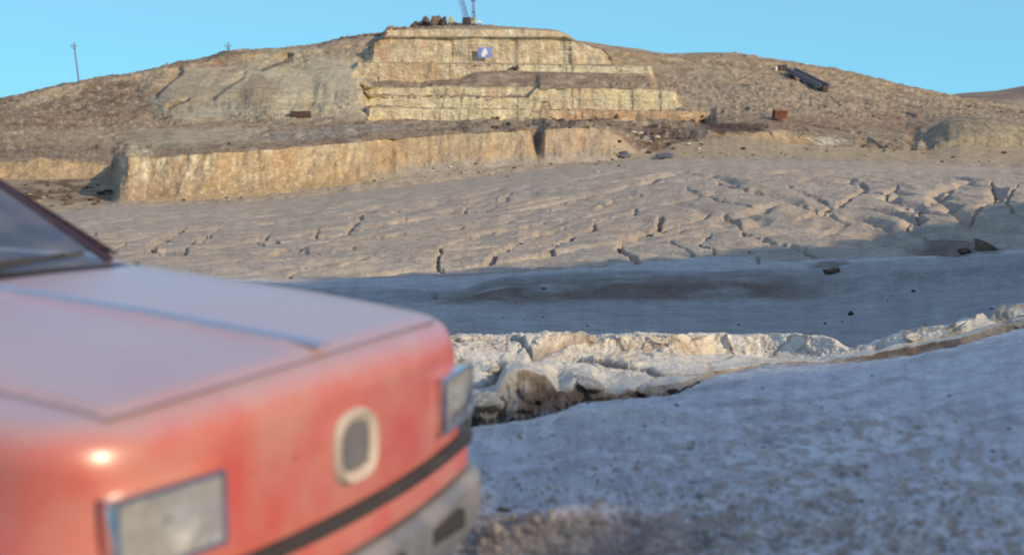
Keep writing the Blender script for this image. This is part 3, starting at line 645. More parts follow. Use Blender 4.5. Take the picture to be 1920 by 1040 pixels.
tag(grid_mesh('shade_embankment', np.stack([Xg, Yg, Zg], -1), ccg, MT['slope']), kind='structure')
def gc(x, y): return np.array([.45,.41,.35])+.04*fbm(x*.5, y*.5, 3, 213)[..., None]
xs = np.concatenate([np.linspace(-900, -30, 20, endpoint=False), np.linspace(-30, 40, 160), np.linspace(45, 900, 20)]); ys = np.concatenate([np.linspace(-900, -40, 20, endpoint=False), np.linspace(-40, .62, 90)])
simple_grid('open_ground', xs, ys, lambda x, y: -.006+.02*fbm(x*.5, y*.5, 3, 215)*sst(.6, -2, y)*0-.0*x, gc, MT['ground'])

# ------------------------------------------------------------------ object materials
def pmat(name, base, rough=.6, metal=0, coat=0, dust=None, damt=.0, dscale=6, bump=0, bscale=20, spec=.5, var=.12, vs=3, dust_sheen=0):
    m = bpy.data.materials.new(name); m.use_nodes = True; n = m.node_tree; N = n.nodes; K = n.links
    bs = N["Principled BSDF"]; bs.inputs["Roughness"].default_value = rough; bs.inputs["Metallic"].default_value = metal
    bs.inputs["Coat Weight"].default_value = coat; bs.inputs["Coat Roughness"].default_value = .28; bs.inputs["Specular IOR Level"].default_value = spec
    tc_ = N.new("ShaderNodeTexCoord")
    def noise(sc, det=5):
        q = N.new("ShaderNodeTexNoise"); q.inputs["Scale"].default_value = sc; q.inputs["Detail"].default_value = det
        K.new(tc_.outputs["Object"], q.inputs["Vector"]); return q
    a = noise(vs)
    mr = N.new("ShaderNodeMapRange"); mr.inputs[1].default_value = .3; mr.inputs[2].default_value = .7; mr.inputs[3].default_value = 1-var; mr.inputs[4].default_value = 1+var
    K.new(a.outputs[0], mr.inputs[0])
    vm = N.new("ShaderNodeVectorMath"); vm.operation = 'SCALE'; vm.inputs[0].default_value = base; K.new(mr.outputs[0], vm.inputs["Scale"])
    out = vm.outputs[0]
    if dust:
        d = noise(dscale, 7); r2 = N.new("ShaderNodeMapRange"); r2.inputs[1].default_value = .38; r2.inputs[2].default_value = .68
        r2.inputs[3].default_value = damt*.35; r2.inputs[4].default_value = damt; K.new(d.outputs[0], r2.inputs[0])
        mm = N.new("ShaderNodeMixRGB"); K.new(r2.outputs[0], mm.inputs[0]); K.new(out, mm.inputs[1]); mm.inputs[2].default_value = (*dust, 1); out = mm.outputs[0]
        rr = N.new("ShaderNodeMath"); rr.operation = 'MULTIPLY_ADD'; rr.inputs[1].default_value = .5; rr.inputs[2].default_value = rough; K.new(r2.outputs[0], rr.inputs[0]); K.new(rr.outputs[0], bs.inputs["Roughness"])
    if dust_sheen:  # settled dust, also greyed to stand in for sky reflection on upward faces
        ge = N.new("ShaderNodeNewGeometry"); sp = N.new("ShaderNodeSeparateXYZ"); K.new(ge.outputs["Normal"], sp.inputs[0])
        u_ = N.new("ShaderNodeMapRange"); u_.inputs[1].default_value = .45; u_.inputs[2].default_value = 1.0; u_.inputs[3].default_value = 0; u_.inputs[4].default_value = dust_sheen; K.new(sp.outputs[2], u_.inputs[0])
        m3 = N.new("ShaderNodeMixRGB"); K.new(u_.outputs[0], m3.inputs[0]); K.new(out, m3.inputs[1]); m3.inputs[2].default_value = (.42, .38, .40, 1); out = m3.outputs[0]
    K.new(out, bs.inputs["Base Color"])
    if bump:
        b_ = noise(bscale, 6); bp = N.new("ShaderNodeBump"); bp.inputs["Distance"].default_value = bump; bp.inputs["Strength"].default_value = .8
        K.new(b_.outputs[0], bp.inputs["Height"]); K.new(bp.outputs[0], bs.inputs["Normal"])
    return m
RED = pmat("red_paint", (.52, .022, .012), .38, 0, 1.0, (.46, .34, .26), .58, 4.5, var=.05, dust_sheen=.7)
BLK = pmat("black_rubber", (.02, .018, .018), .6, dust=(.3, .25, .2), damt=.12)
APR = pmat("dusty_grey_plastic", (.10, .11, .13), .45, 0, .3, (.42, .38, .33), .45, 7)
CHR = pmat("chrome", (.75, .75, .75), .12, 1, var=.03)
STEEL = pmat("wheel_steel", (.45, .45, .46), .4, .7)
TYR = pmat("tyre_rubber", (.025, .025, .025), .85, bump=.004, bscale=60, dust=(.4, .34, .27), damt=.4)
INT = pmat("interior_cloth", (.06, .06, .065), .9)
LAMPI = pmat("lamp_reflector", (.55, .56, .6), .45, .5, var=.2, vs=30)
def glass_mat(name, tint, rough=.02, ior=1.5):
    m = bpy.data.materials.new(name); m.use_nodes = True; n = m.node_tree; N = n.nodes; K = n.links; N.clear()
    o = N.new("ShaderNodeOutputMaterial"); f = N.new("ShaderNodeFresnel"); f.inputs[0].default_value = ior
    t = N.new("ShaderNodeBsdfTransparent"); t.inputs[0].default_value = (*tint, 1)
    g_ = N.new("ShaderNodeBsdfGlossy"); g_.inputs["Roughness"].default_value = rough
    d = N.new("ShaderNodeBsdfDiffuse"); d.inputs[0].default_value = (.42, .37, .30, 1)
    tc_ = N.new("ShaderNodeTexCoord"); q = N.new("ShaderNodeTexNoise"); q.inputs["Scale"].default_value = 5; q.inputs["Detail"].default_value = 6; K.new(tc_.outputs["Object"], q.inputs["Vector"])
    r2 = N.new("ShaderNodeMapRange"); r2.inputs[1].default_value = .4; r2.inputs[2].default_value = .8; r2.inputs[3].default_value = .04; r2.inputs[4].default_value = .3; K.new(q.outputs[0], r2.inputs[0])
    m1 = N.new("ShaderNodeMixShader"); K.new(f.outputs[0], m1.inputs[0]); K.new(t.outputs[0], m1.inputs[1]); K.new(g_.outputs[0], m1.inputs[2])
    m2 = N.new("ShaderNodeMixShader"); K.new(r2.outputs[0], m2.inputs[0]); K.new(m1.outputs[0], m2.inputs[1]); K.new(d.outputs[0], m2.inputs[2]); K.new(m2.outputs[0], o.inputs[0])
    return m
GLS = glass_mat("dusty_glass", (.45, .55, .7), .06, 3.2); LGLS = glass_mat("lamp_glass", (.9, .93, .95), .05)

# ------------------------------------------------------------------ the red car
CAR = empty("car", (-.455, 2.75, -.006), R(-24)); CAR.scale = (1, 1.045, 1)
tag(CAR, "dusty red car with cream rectangular headlights driving past close in the foreground, front bumper black striped", "car")
CAR["label"] = "dusty red car close in the foreground, seen over its bonnet with black striped front bumper"
LEN = 3.95
def topz(b): return np.interp(b, [0, .12, .5, 1.15, 1.3, 2.8, 3.1, 3.95], [.792, .812, .85, .897, .92, .93, .92, .88])
def halfw(b): return np.interp(b, [0, .4, 1.0, 2.8, 3.5, 3.95], [.775, .80, .815, .815, .79, .76])
def xs_(b, y): return -b+.11*(1-(y/.8)**2)*math.exp(-b/.45)
def top_at(b, y):                                # body surface height on bonnet
    hw = halfw(b)-.09; return topz(b)+.022*(1-min(1, abs(y)/hw)**2)
def section(b):
    rp = .16; rt = .075
    e = b; e2 = LEN-b
    def ins(r, t): return 0 if t >= r else r-math.sqrt(max(0, r*r-(r-t)**2))
    w_ = halfw(b)-ins(rp, e)-ins(.15, e2); tz = topz(b)-ins(rt, e)-ins(.1, e2)
    pts = [(w_-.05, .20), (w_-.02, .27), (w_-.006, .36), (w_-.002, .44), (w_, .52), (w_-.002, .58), (w_-.012, .60), (w_-.022, .66)]
    sh = tz-.075
    if sh > .69: pts.append((w_-.028, (sh+.66)/2))
    else: pts.append((w_-.026, .665+(sh-.66)*.4 if sh > .66 else .662))
    r = .085
    for k in range(0, 7):
        a = k/6*math.pi/2; pts.append((w_-.03-r+r*math.cos(a), tz-.075+.075*math.sin(a)))
    y0_ = w_-.03-r
    for k in range(1, 9):
        y = y0_*(1-k/8); pts.append((y, tz+.022*(1-(y/y0_)**2)))
    return pts
bs_ = [0, .004, .012, .025, .045, .075, .11, .16]+list(np.linspace(.20, 1.15, 34))+list(np.linspace(1.2, 2.6, 30))+list(np.linspace(2.65, 3.75, 40))+[3.82, 3.87, 3.91, 3.935, 3.95]
WB = [(.72, .30), (3.15, .30)]; WR = .335
bm = bmesh.new(); rings = []
for b in bs_:
    pts = section(b); full = [(y, z) for y, z in pts]+[(-y, z) for y, z in pts[-2::-1]]
    rings.append([bm.verts.new((xs_(b, y), y, z)) for y, z in full])
nP = len(rings[0]); half = (nP-1)//2
for a_, b_ in zip(rings[:-1], rings[1:]):
    for j in range(nP-1): bm.faces.new((a_[j], a_[j+1], b_[j+1], b_[j]))
for ring in (rings[0], rings[-1]):
    prev = None; bb = 0 if ring is rings[0] else LEN
    for j in range(half):
        Lp, Rp = ring[j], ring[nP-1-j]; row = [Lp]
        for k in range(1, 20):
            y = Lp.co.y+(Rp.co.y-Lp.co.y)*k/20; row.append(bm.verts.new((xs_(bb, y), y, Lp.co.z)))
        row.append(Rp)
        if prev:
            for k in range(20): bm.faces.new((prev[k], prev[k+1], row[k+1], row[k]))
        prev = row
    for k in range(20):
        try: bm.faces.new((prev[k], prev[k+1], ring[half]))
        except Exception: pass
kill = [f for f in bm.faces if abs(f.calc_center_median().y) > .60 and f.calc_center_median().z < .7 and any((f.calc_center_median().x+b)**2+(f.calc_center_median().z-z)**2 < WR**2 for b, z in WB)]
bmesh.ops.delete(bm, geom=kill, context='FACES')
for v_ in bm.verts:
    if abs(v_.co.y) > .6 and v_.co.z < .72:
        for b, z in WB:
            dx, dz_ = v_.co.x+b, v_.co.z-z; d_ = math.hypot(dx, dz_)
            if WR-.02 < d_ < WR+.045 and v_.link_faces: v_.co.x = -b+dx/d_*WR; v_.co.z = z+dz_/d_*WR
body = obj("body", bm, RED, CAR, ang=50)
bm = bmesh.new()                                 # floor pan and wheel wells
box(bm, (-1.95, 0, .25), (3.6, 1.1, .08)); box(bm, (-1.95, 0, .45), (3.3, .9, .35))
obj("floor_pan", bm, BLK, CAR, False)
for b, z in WB:
    for s in (1, -1):
        bm = bmesh.new(); n = 20; r1 = []; r2 = []
        for k in range(n+1):
            a = math.pi*k/n; r1.append(bm.verts.new((-b+WR*math.cos(a), s*.775, z+WR*math.sin(a)))); r2.append(bm.verts.new((-b+WR*math.cos(a), s*.50, z+WR*math.sin(a))))
        for k in range(n): bm.faces.new((r1[k], r1[k+1], r2[k+1], r2[k]))
        bm.faces.new(r2)
        obj("wheel_arch_liner", bm, BLK, CAR)
        wl_ = bpy.data.objects.new("wheel", None); COL.objects.link(wl_); wl_.parent = CAR; wl_.location = (-b, s*.70, .29)
        bm = bmesh.new()
        prof_ = [(.19, -.085), (.27, -.085), (.285, -.06), (.29, 0), (.285, .06), (.27, .085), (.19, .085)]
        R_ = [[bm.verts.new((r_*math.cos(2*math.pi*k/36), yy, r_*math.sin(2*math.pi*k/36))) for k in range(36)] for r_, yy in prof_]
        for u_, v_ in zip(R_[:-1], R_[1:]):
            for k in range(36): bm.faces.new((u_[k], u_[(k+1) % 36], v_[(k+1) % 36], v_[k]))
        obj("tyre", bm, TYR, wl_)
        bm = bmesh.new()
        prof_ = [(.195, .08), (.185, .06), (.15, .045), (.12, .06), (.07, .07), (.03, .085), (.001, .085)]
        R_ = [[bm.verts.new((r_*math.cos(2*math.pi*k/30), yy*s, r_*math.sin(2*math.pi*k/30))) for k in range(30)] for r_, yy in prof_]
        for u_, v_ in zip(R_[:-1], R_[1:]):
            for k in range(30): bm.faces.new((u_[k], u_[(k+1) % 30], v_[(k+1) % 30], v_[k]))
        obj("rim", bm, STEEL, wl_)
# bonnet panel with the raised centre spine
bm = bmesh.new(); rows_ = []
nb, ny = 44, 48
for i in range(nb+1):
    b = .055+(1.10-.055)*i/nb; row = []
    for j in range(ny+1):
        hwid = .605+.02*b; y = -hwid+2*hwid*j/ny
        bb = b+(.035*(1-(y/hwid)**2) if i == 0 else 0)*0
        sp = .012*max(0, 1-abs(y)/.06)*min(1, i/3)
        ed = min(1, min(i, nb-i)/1.0, min(j, ny-j)/1.0)
        row.append(bm.verts.new((xs_(b, y), y, top_at(b, y)+.007*ed-.004*(1-ed)+sp)))
    rows_.append(row)
for a_, b_ in zip(rows_[:-1], rows_[1:]):
    for j in range(ny): bm.faces.new((a_[j], a_[j+1], b_[j+1], b_[j]))
hood = obj("bonnet", bm, RED, CAR, ang=60)
def strip(name, pts, wid, mat, par, lift=.003):   # dark shut lines lying on the body surface
    bm = bmesh.new(); pr = []
    for k, (b, y) in enumerate(pts):
        b2, y2 = pts[min(k+1, len(pts)-1)]; b1, y1 = pts[max(k-1, 0)]; d = Vector((b2-b1, y2-y1)).normalized(); nx_, ny_ = -d.y*wid/2, d.x*wid/2
        pr.append([bm.verts.new((xs_(b+q*nx_, y+q*ny_), y+q*ny_, top_at(b+q*nx_, y+q*ny_)+lift)) for q in (-1, 1)])
    for a_, b_ in zip(pr[:-1], pr[1:]): bm.faces.new((a_[0], a_[1], b_[1], b_[0]))
    return obj(name, bm, mat, par)
bm = bmesh.new(); rows_ = []
for i in range(31):
    b = .058+1.02*i/30; rows_.append([bm.verts.new((xs_(b, y), y, top_at(b, 0)+.019+zz)) for y, zz in ((-.02, -.004), (-.013, .004), (0, .007), (.013, .004), (.02, -.004))])
for a_, b_ in zip(rows_[:-1], rows_[1:]):
    for j in range(4): bm.faces.new((a_[j], a_[j+1], b_[j+1], b_[j]))
obj("spine_sheen_strip", bm, pmat("sheen_metal", (.62, .62, .64), .34, .85, var=.05), hood)  # added strip standing in for the sky's reflection along the bonnet spine
for s in (1, -1): strip("shut_line", [(b, s*(.612+.02*b)) for b in np.linspace(.05, 1.11, 20)], .004, BLK, hood)
strip("shut_line", [(.05, y) for y in np.linspace(-.612, .612, 30)], .004, BLK, hood)
# cowl, wipers
bm = bmesh.new(); rows_ = []
for i in range(4):
    b = 1.105+.018*i
    rows_.append([bm.verts.new((xs_(b, y), y, top_at(b, y)+.006)) for y in np.linspace(-.66, .66, 24)])
for a_, b_ in zip(rows_[:-1], rows_[1:]):
    for j in range(23): bm.faces.new((a_[j], a_[j+1], b_[j+1], b_[j]))
cowl = obj("cowl_grille", bm, BLK, CAR)
PIL = pmat('dark_pillar', (.05, .03, .05), .4, 0, .5)
# greenhouse
def wsp(u, v):                                   # windscreen surface: u across -1..1, v up 0..1
    hw_ = .665+(.545-.665)*v; b = 1.185+(1.82-1.185)*v; z = .900+(1.30-.900)*v
    return Vector((-(b)+.05*(1-u*u), hw_*u, z+.012*(1-u*u)))
def sheet(name, fn, nu, nv, mat, par):
    bm = bmesh.new(); R_ = [[bm.verts.new(fn(-1+2*i/nu, j/nv)) for i in range(nu+1)] for j in range(nv+1)]
    for a_, b_ in zip(R_[:-1], R_[1:]):
        for i in range(nu): bm.faces.new((a_[i], a_[i+1], b_[i+1], b_[i]))
    return obj(name, bm, mat, par)
ws = sheet("windscreen", wsp, 16, 8, GLS, CAR)
rwp = lambda u, v: Vector((-(3.22+(2.86-3.22)*v)-.03*(1-u*u), (.655+(.545-.655)*v)*u, .925+(1.30-.925)*v))
sheet("rear_window", rwp, 12, 6, GLS, CAR)
for s in (1, -1):
    def sw(u, v, s=s):
        b0 = 1.19+(1.80-1.19)*v; b1 = 3.18+(2.87-3.18)*v; return Vector((-(b0+(b1-b0)*(u+1)/2), s*(.70+(.565-.70)*v), .93+(1.29-.93)*v))
    sheet("side_window", sw, 8, 4, GLS, CAR)
    for nm_, p0, p1 in (("front_pillar", (-1.195, .685, .90), (-1.82, .562, 1.30)), ("centre_pillar", (-2.2, .707, .92), (-2.25, .57, 1.30)), ("rear_pillar", (-3.20, .69, .92), (-2.87, .56, 1.30))):
        bm = bmesh.new(); a_ = Vector((p0[0], s*p0[1], p0[2])); b_ = Vector((p1[0], s*p1[1], p1[2])); d = (b_-a_)
        M = Matrix.Translation((a_+b_)/2) @ d.to_track_quat('Z', 'Y').to_matrix().to_4x4() @ Matrix.Diagonal((.03 if 'front' in nm_ else .05, .028 if 'front' in nm_ else .06, d.length, 1))
        r_ = bmesh.ops.create_cube(bm, size=1); bmesh.ops.transform(bm, matrix=M, verts=r_['verts'])
        bmesh.ops.bevel(bm, geom=bm.edges[:], offset=.014, segments=3, affect='EDGES'); obj(nm_, bm, PIL if 'front' in nm_ else RED, CAR)
    if s < 0:
        bm = bmesh.new(); box(bm, (-1.52, s*.86, .98), (.09, .17, .12), bev=.03); tube(bm, (-1.5, s*.72, .95), (-1.52, s*.82, .97), .015)
        obj("door_mirror", bm, BLK, CAR)
    bm = bmesh.new(); box(bm, (-2.02, s*.822, .74), (.16, .02, .03), bev=.008); obj("door_handle", bm, BLK, CAR)
    bm = bmesh.new()
    for b in (1.22, 2.2): box(bm, (-b, s*.806, .64), (.007, .022, .5))
    box(bm, (-2.0, s*.818, .52), (1.9, .012, .045), bev=.004)
    obj("door_trim", bm, BLK, CAR, False)
bm = bmesh.new(); R_ = []
for i in range(25):
    t = i/24; b = 1.78+(2.90-1.78)*t; R_.append([bm.verts.new((-b+.05*(1-u*u)*(1-2*t), .575*u, 1.30+.045*(1-abs(u)**2.5)*(1-(2*t-1)**4)**.5+.004)) for u in np.linspace(-1, 1, 19)])
for a_, b_ in zip(R_[:-1], R_[1:]):
    for i in range(18): bm.faces.new((a_[i], a_[i+1], b_[i+1], b_[i]))
obj("roof", bm, RED, CAR)
bm = bmesh.new(); box(bm, (-1.42, 0, .86), (.40, 1.26, .12), bev=.03); obj("dashboard", bm, INT, CAR)
for s in (.33, -.33):
    bm = bmesh.new(); box(bm, (-2.15, s, .62), (.5, .46, .14), bev=.04); box(bm, (-2.42, s, .90), (.13, .44, .6), Euler((0, R(-14), 0)), bev=.04); box(bm, (-2.53, s, 1.24), (.08, .24, .16), bev=.03)
    obj("seat", bm, INT, CAR)
bm = bmesh.new(); r_ = [[bm.verts.new(Matrix.Translation((-1.72, .33, .93)) @ Euler((0, R(-65), 0)).to_matrix().to_4x4() @ Vector(((.18+.014*math.cos(2*math.pi*q/8))*math.cos(2*math.pi*k/28), (.18+.014*math.cos(2*math.pi*q/8))*math.sin(2*math.pi*k/28), .014*math.sin(2*math.pi*q/8)))) for q in range(8)] for k in range(28)]
for k in range(28):
    for q in range(8): bm.faces.new((r_[k][q], r_[k][(q+1) % 8], r_[(k+1) % 28][(q+1) % 8], r_[(k+1) % 28][q]))
tube(bm, (-1.72, .33, .93), (-1.45, .33, .82), .02); obj("steering_wheel", bm, INT, CAR)
for s in (.02, -.55):
    bm = bmesh.new(); tube(bm, (-1.12, s, .935), (-1.16, s+.42, .955), .006); box(bm, (-1.165, s+.30, .95), (.012, .40, .012)); obj("wiper", bm, BLK, CAR)
# front lamps
for s in (1, -1):
    y0_ = s*.555; xf = xs_(0, y0_)
    lamp = bpy.data.objects.new("headlight", None); COL.objects.link(lamp); lamp.parent = CAR; lamp.location = (xf-.004, y0_, .612); lamp.scale = (1, .80, .80); lamp.rotation_euler = (0, 0, s*R(10.5))
    bm = bmesh.new()
    for (cy, cz, sy, sz) in ((0, .085, .31, .014), (0, -.085, .31, .014), (.149, 0, .014, .156), (-.149, 0, .014, .156)): box(bm, (.015, cy, cz), (.04, sy, sz), bev=.004)
    obj("bezel", bm, CHR, lamp)
    bm = bmesh.new(); R_ = []
    for j in range(17):
        R_.append([bm.verts.new((.026-.014*max(0, 1-((-.142+.284*i/30)/.085)**2-((-.078+.156*j/16)/.085)**2), -.142+.284*i/30, -.078+.156*j/16)) for i in range(31)])
    for a_, b_ in zip(R_[:-1], R_[1:]):
        for i in range(30): bm.faces.new((a_[i], a_[i+1], b_[i+1], b_[i]))
    obj("reflector", bm, LAMPI, lamp)
    bm = bmesh.new(); tube(bm, (.0, 0, 0), (.022, 0, 0), .012, .009, 12); obj("bulb", bm, LGLS, lamp)
    bm = bmesh.new(); R_ = [[bm.verts.new((.026+.010*(1-(2*j/8-1)**2)*(1-(2*i/12-1)**4), -.142+.284*i/12, -.078+.156*j/8)) for i in range(13)] for j in range(9)]
    for a_, b_ in zip(R_[:-1], R_[1:]):
        for i in range(12): bm.faces.new((a_[i], a_[i+1], b_[i+1], b_[i]))
    obj("lens", bm, LGLS, lamp)
# narrow upright vent with a pale surround in the middle of the nose
bm = bmesh.new(); x0_ = xs_(0, 0)
n_ = 28; rr = [[], [], []]
for k in range(n_):
    a = 2*math.pi*k/n_; ce, se = math.cos(a), math.sin(a); ce = math.copysign(abs(ce)**.7, ce); se = math.copysign(abs(se)**.7, se)
    for q, (f_, x_) in enumerate(((1.0, .0), (.9, .018), (.66, .004))): rr[q].append(bm.verts.new((x0_+x_+.001, .085*f_*ce, .62+.085*f_*se)))
for q in (0, 1):
    for k in range(n_): bm.faces.new((rr[q][k], rr[q][(k+1) % n_], rr[q+1][(k+1) % n_], rr[q+1][k]))
vent = obj("nose_vent", bm, pmat("dusty_trim", (.50, .42, .34), .6, .0), CAR)
bm = bmesh.new()
for k in range(5): box(bm, (x0_+.004, 0, .578+.021*k), (.012, .10, .008))
box(bm, (x0_+.001, 0, .62), (.004, .10, .11)); obj("slats", bm, APR, vent, False)
# bumper: swept sections
def outline(off):
    P = []
    for b in np.linspace(.62, .20, 8): P.append((-b, halfw(b)+off*.7))
    for k in range(9):
        a = math.pi/2*k/8; P.append((-.18+(.18+off)*math.sin(a)*1.0, .60+(halfw(0)-.60+off*.7)*math.cos(a)))
    for y in np.linspace(.55, 0, 9): P.append((xs_(0, y)-xs_(0, .6)*1.0+off+.0, y))
    return P+[(x, -y) for x, y in P[-2::-1]]
def sweep(name, secs, mat, par, closed=True):
    bm = bmesh.new(); ol = [[(x, y, z) for x, y in outline(off)] for off, z in secs]; n = len(ol[0])
    VV = [[bm.verts.new(p) for p in o] for o in ol]; m_ = len(VV)
    for q in range(m_ if closed else m_-1):
        for k in range(n-1): bm.faces.new((VV[q][k], VV[q][k+1], VV[(q+1) % m_][k+1], VV[(q+1) % m_][k]))
    if closed:
        bm.faces.new([v[0] for v in VV]); bm.faces.new([v[-1] for v in VV])
    return obj(name, bm, mat, par, ang=40)
bump = sweep("bumper", [(.0, .455), (.055, .455), (.062, .44), (.062, .395), (.05, .385), (.0, .385)], RED, CAR)
sweep("rubber_strip", [(.0, .457), (.070, .457), (.078, .462), (.078, .482), (.070, .488), (.0, .488)], BLK, bump)
apron = sweep("front_apron", [(.0, .383), (.075, .382), (.10, .36), (.10, .27), (.07, .20), (-.02, .17), (-.05, .20)], APR, CAR)
bm = bmesh.new()
for y in (-.34, 0, .34): box(bm, (xs_(0, y)-xs_(0, .6)+.094, y, .315), (.022, .26, .05), bev=.006)
obj("air_slot", bm, BLK, apron)
for s in (1, -1):
    bm = bmesh.new(); bmesh.ops.create_cone(bm, cap_ends=True, segments=24, radius1=.045, radius2=.05, depth=.03, matrix=Matrix.Translation((.065, s*.60, .31)) @ Euler((0, R(90), 0)).to_matrix().to_4x4())
    obj("fog_lamp", bm, LAMPI, apron)
bm = bmesh.new(); box(bm, (-4.0, 0, .42), (.12, 1.56, .16), bev=.03); obj("rear_bumper", bm, BLK, CAR)
for s in (1, -1):
    bm = bmesh.new(); box(bm, (-3.94, s*.60, .70), (.03, .28, .14), bev=.01); obj("tail_lamp", bm, pmat("tail_lamp_red", (.35, .01, .01), .2), CAR)

# ------------------------------------------------------------------ rocks
def rock_mesh(seed, flat=.75, mat=None):
    rg = random.Random(seed); bm = bmesh.new(); bmesh.ops.create_icosphere(bm, subdivisions=3, radius=1)
    pl = [(Vector((rg.gauss(0, 1), rg.gauss(0, 1), rg.gauss(0, .8))).normalized(), rg.uniform(.45, .85)) for _ in range(11)]
    for v_ in bm.verts:
        p = v_.co.copy()
        for n_, d_ in pl:
            k = p.dot(n_)-d_
            if k > 0: p -= n_*k*.92
        v_.co = p*(1+.06*math.sin(p.x*7+seed)*math.cos(p.y*6+p.z*5)+rg.uniform(-.02, .02))
        v_.co.z *= flat
    me = bpy.data.meshes.new("rock"); bm.to_mesh(me); bm.free(); me.shade_smooth(); me.set_sharp_from_angle(angle=R(28))
    me.materials.append(mat); return me
RM = {k: pmat("rock_"+k, c_, .95, bump=.08, bscale=4, spec=.2, var=.35, vs=2.5) for k, c_ in
      {'brown': (.17, .115, .08), 'dark': (.10, .07, .055), 'tan': (.40, .31, .22), 'pale': (.58, .53, .43), 'slate': (.13, .13, .16)}.items()}
RMESH = {k: [rock_mesh(s*13+len(k), .8, RM[k]) for s in range(5)] for k in RM}
def rock(px, y, wpx, hpx, kind, label, cat="rock", group=None, name="boulder", sink=.25):
    p = at(px, y); s = wpx*.5*p.y/F; h = hpx*.5*p.y/F
    o = bpy.data.objects.new(name, rnd.choice(RMESH[kind])); COL.objects.link(o)
    o.location = (p.x, p.y, p.z+h*(1-2*sink)); o.scale = (s*1.15, s*rnd.uniform(.8, 1.15), h*1.35); o.rotation_euler = (rnd.uniform(-.25, .25), rnd.uniform(-.25, .25), rnd.uniform(0, 6.28))
    return tag(o, label, cat, group)
# summit boulders
G1 = "dark boulders heaped on the summit"
for px, y, w_, h_, lb in ((783,46,14,12,"low brown boulder at the left foot of the summit heap"),(797,44,15,20,"dark upright boulder, second from the left in the summit heap"),(812,45,18,22,"broad reddish brown boulder in the middle of the summit heap"),
                          (822,44,14,26,"tallest brown boulder of the summit heap"),(835,45,15,22,"dark boulder at the right end of the summit heap, beside the yellow loader"),(772,50,13,9,"small dark boulder apart, left of the summit heap")):
    rock(px, y, w_, h_, 'brown' if 'brown' in lb else 'dark', lb, "boulder", G1)
for px, w_, h_, kd, lb in ((790,12,9,'dark',"small dark block at the foot of the summit heap, left side"),(804,16,10,'brown',"brown block low in the middle of the summit heap"),(818,15,9,'brown',"flat brown block at the foot of the tallest summit boulder"),(829,12,10,'dark',"small dark block tucked between the tallest summit boulder and the loader")):
    rock(px, 47, w_, h_, kd, lb, "boulder", G1)
mk = []
for px in range(640, 760, 9):
    yy = float(np.interp(px, c, sky)); mk.append((px, 8+px%3, 'brown', rock(px+rnd.uniform(-2, 2), yy+2, rnd.uniform(6, 12), rnd.uniform(4, 7), 'brown', "x", "boulder", "brown boulders along the left skyline")))
ONES = "first second third fourth fifth sixth seventh eighth ninth tenth eleventh twelfth thirteenth fourteenth fifteenth sixteenth seventeenth eighteenth nineteenth".split()
def ordw(n):
    if n == 1: return "leftmost"
    if n < 20: return ONES[n-1]+" from the left"
    t, o1 = divmod(n, 10); return (("twentieth", "thirtieth", "fortieth", "fiftieth")[t-2] if o1 == 0 else ("twenty", "thirty", "forty", "fifty")[t-2]+" "+ONES[o1-1])+" from the left"
relabel = None
def relabel(made, label, mid):
    names_ = {'brown': 'brown', 'dark': 'dark', 'tan': 'tan', 'pale': 'pale', 'slate': 'slate'}
    for k, (px, w_, kd, o) in enumerate(sorted(made, key=lambda q: q[0])): o["label"] = ("big " if w_ > mid else "small ")+names_[kd]+" "+label+", "+ordw(k+1)
def scatter(n, x0, x1, y0, y1, w0, w1, kind, label, group, cat="rock", asp=.6, fy=None):
    made = []
    for _ in range(n):
        px = rnd.uniform(x0, x1); y = rnd.uniform(y0, y1) if fy is None else float(np.interp(px, c, fy))+rnd.uniform(y0, y1)
        w_ = w0*(w1/w0)**rnd.random(); kd = kind if isinstance(kind, str) else rnd.choice(kind)
        made.append((px, w_, kd, rock(px, y, w_, w_*asp*rnd.uniform(.8, 1.2), kd, label, cat, group, "rubble_block")))
    relabel(made, label, (w0*w1)**.5)
relabel(mk, "boulder on the skyline left of the summit", 8.5)
scatter(34, 45, 205, 345, 388, 6, 20, ['brown','brown','dark','tan'], "block left of the big cliff", "rubble left of the big cliff", asp=.5)
scatter(22, 694, 1000, -1, 1, 3, 7, ['dark','brown'], "block above the second bench", "dark blocks on the second bench", fy=w2t, asp=.55)
scatter(20, 700, 1240, -1.5, .5, 3, 6.5, ['dark','brown','tan'], "block on the middle ledge", "blocks on the middle ledge", fy=w3t-6, asp=.6)
scatter(22, 720, 1160, -1, .6, 3, 6, ['dark','brown'], "block on the ledge below the blue board", "blocks on the upper ledge", fy=w4t, asp=.5)
scatter(46, 870, 1330, 218, 240, 4, 15, ['brown','dark','tan'], "block between big cliff and benches", "rubble above the big cliff", asp=.55)
scatter(40, 1150, 1330, 244, 296, 5, 16, ['brown','tan','dark','pale'], "block right of the big cliff", "rubble right of the big cliff", asp=.55)
scatter(30, 1330, 1900, 272, 306, 4, 12, ['brown','tan','dark'], "stone edging the eroded slope", "stones along the right edge of the slope", asp=.5)
scatter(20, 780, 1180, 306, 330, 3, 9, ['pale','tan','brown'], "stone at the cliff foot", "stones at the cliff foot", asp=.6)
rock(1168,292,26,16,'slate',"dark blue grey boulder just right of the big cliff","boulder"); rock(1245,292,34,12,'slate',"broad flat slate boulder at the top edge of the eroded slope","boulder")
rock(690,212,18,22,'slate',"dark blue boulder standing at the left end of the lower marble benches","boulder")
rock(1842,466,46,26,'brown',"large dark brown rock in the shaded hollow on the right of the slope","rock"); rock(1805,472,34,14,'dark',"low dark rock left of the large brown rock in the shaded hollow","rock")
rock(1556,512,40,16,'brown',"brown rock half buried in the shaded slope below the gullies","rock"); rock(1593,590,10,13,'dark',"small black stone on the shaded valley floor","stone",name="stone")
rock(1715,546,8,7,'dark',"tiny dark stone high on the shaded valley floor","stone",name="stone")
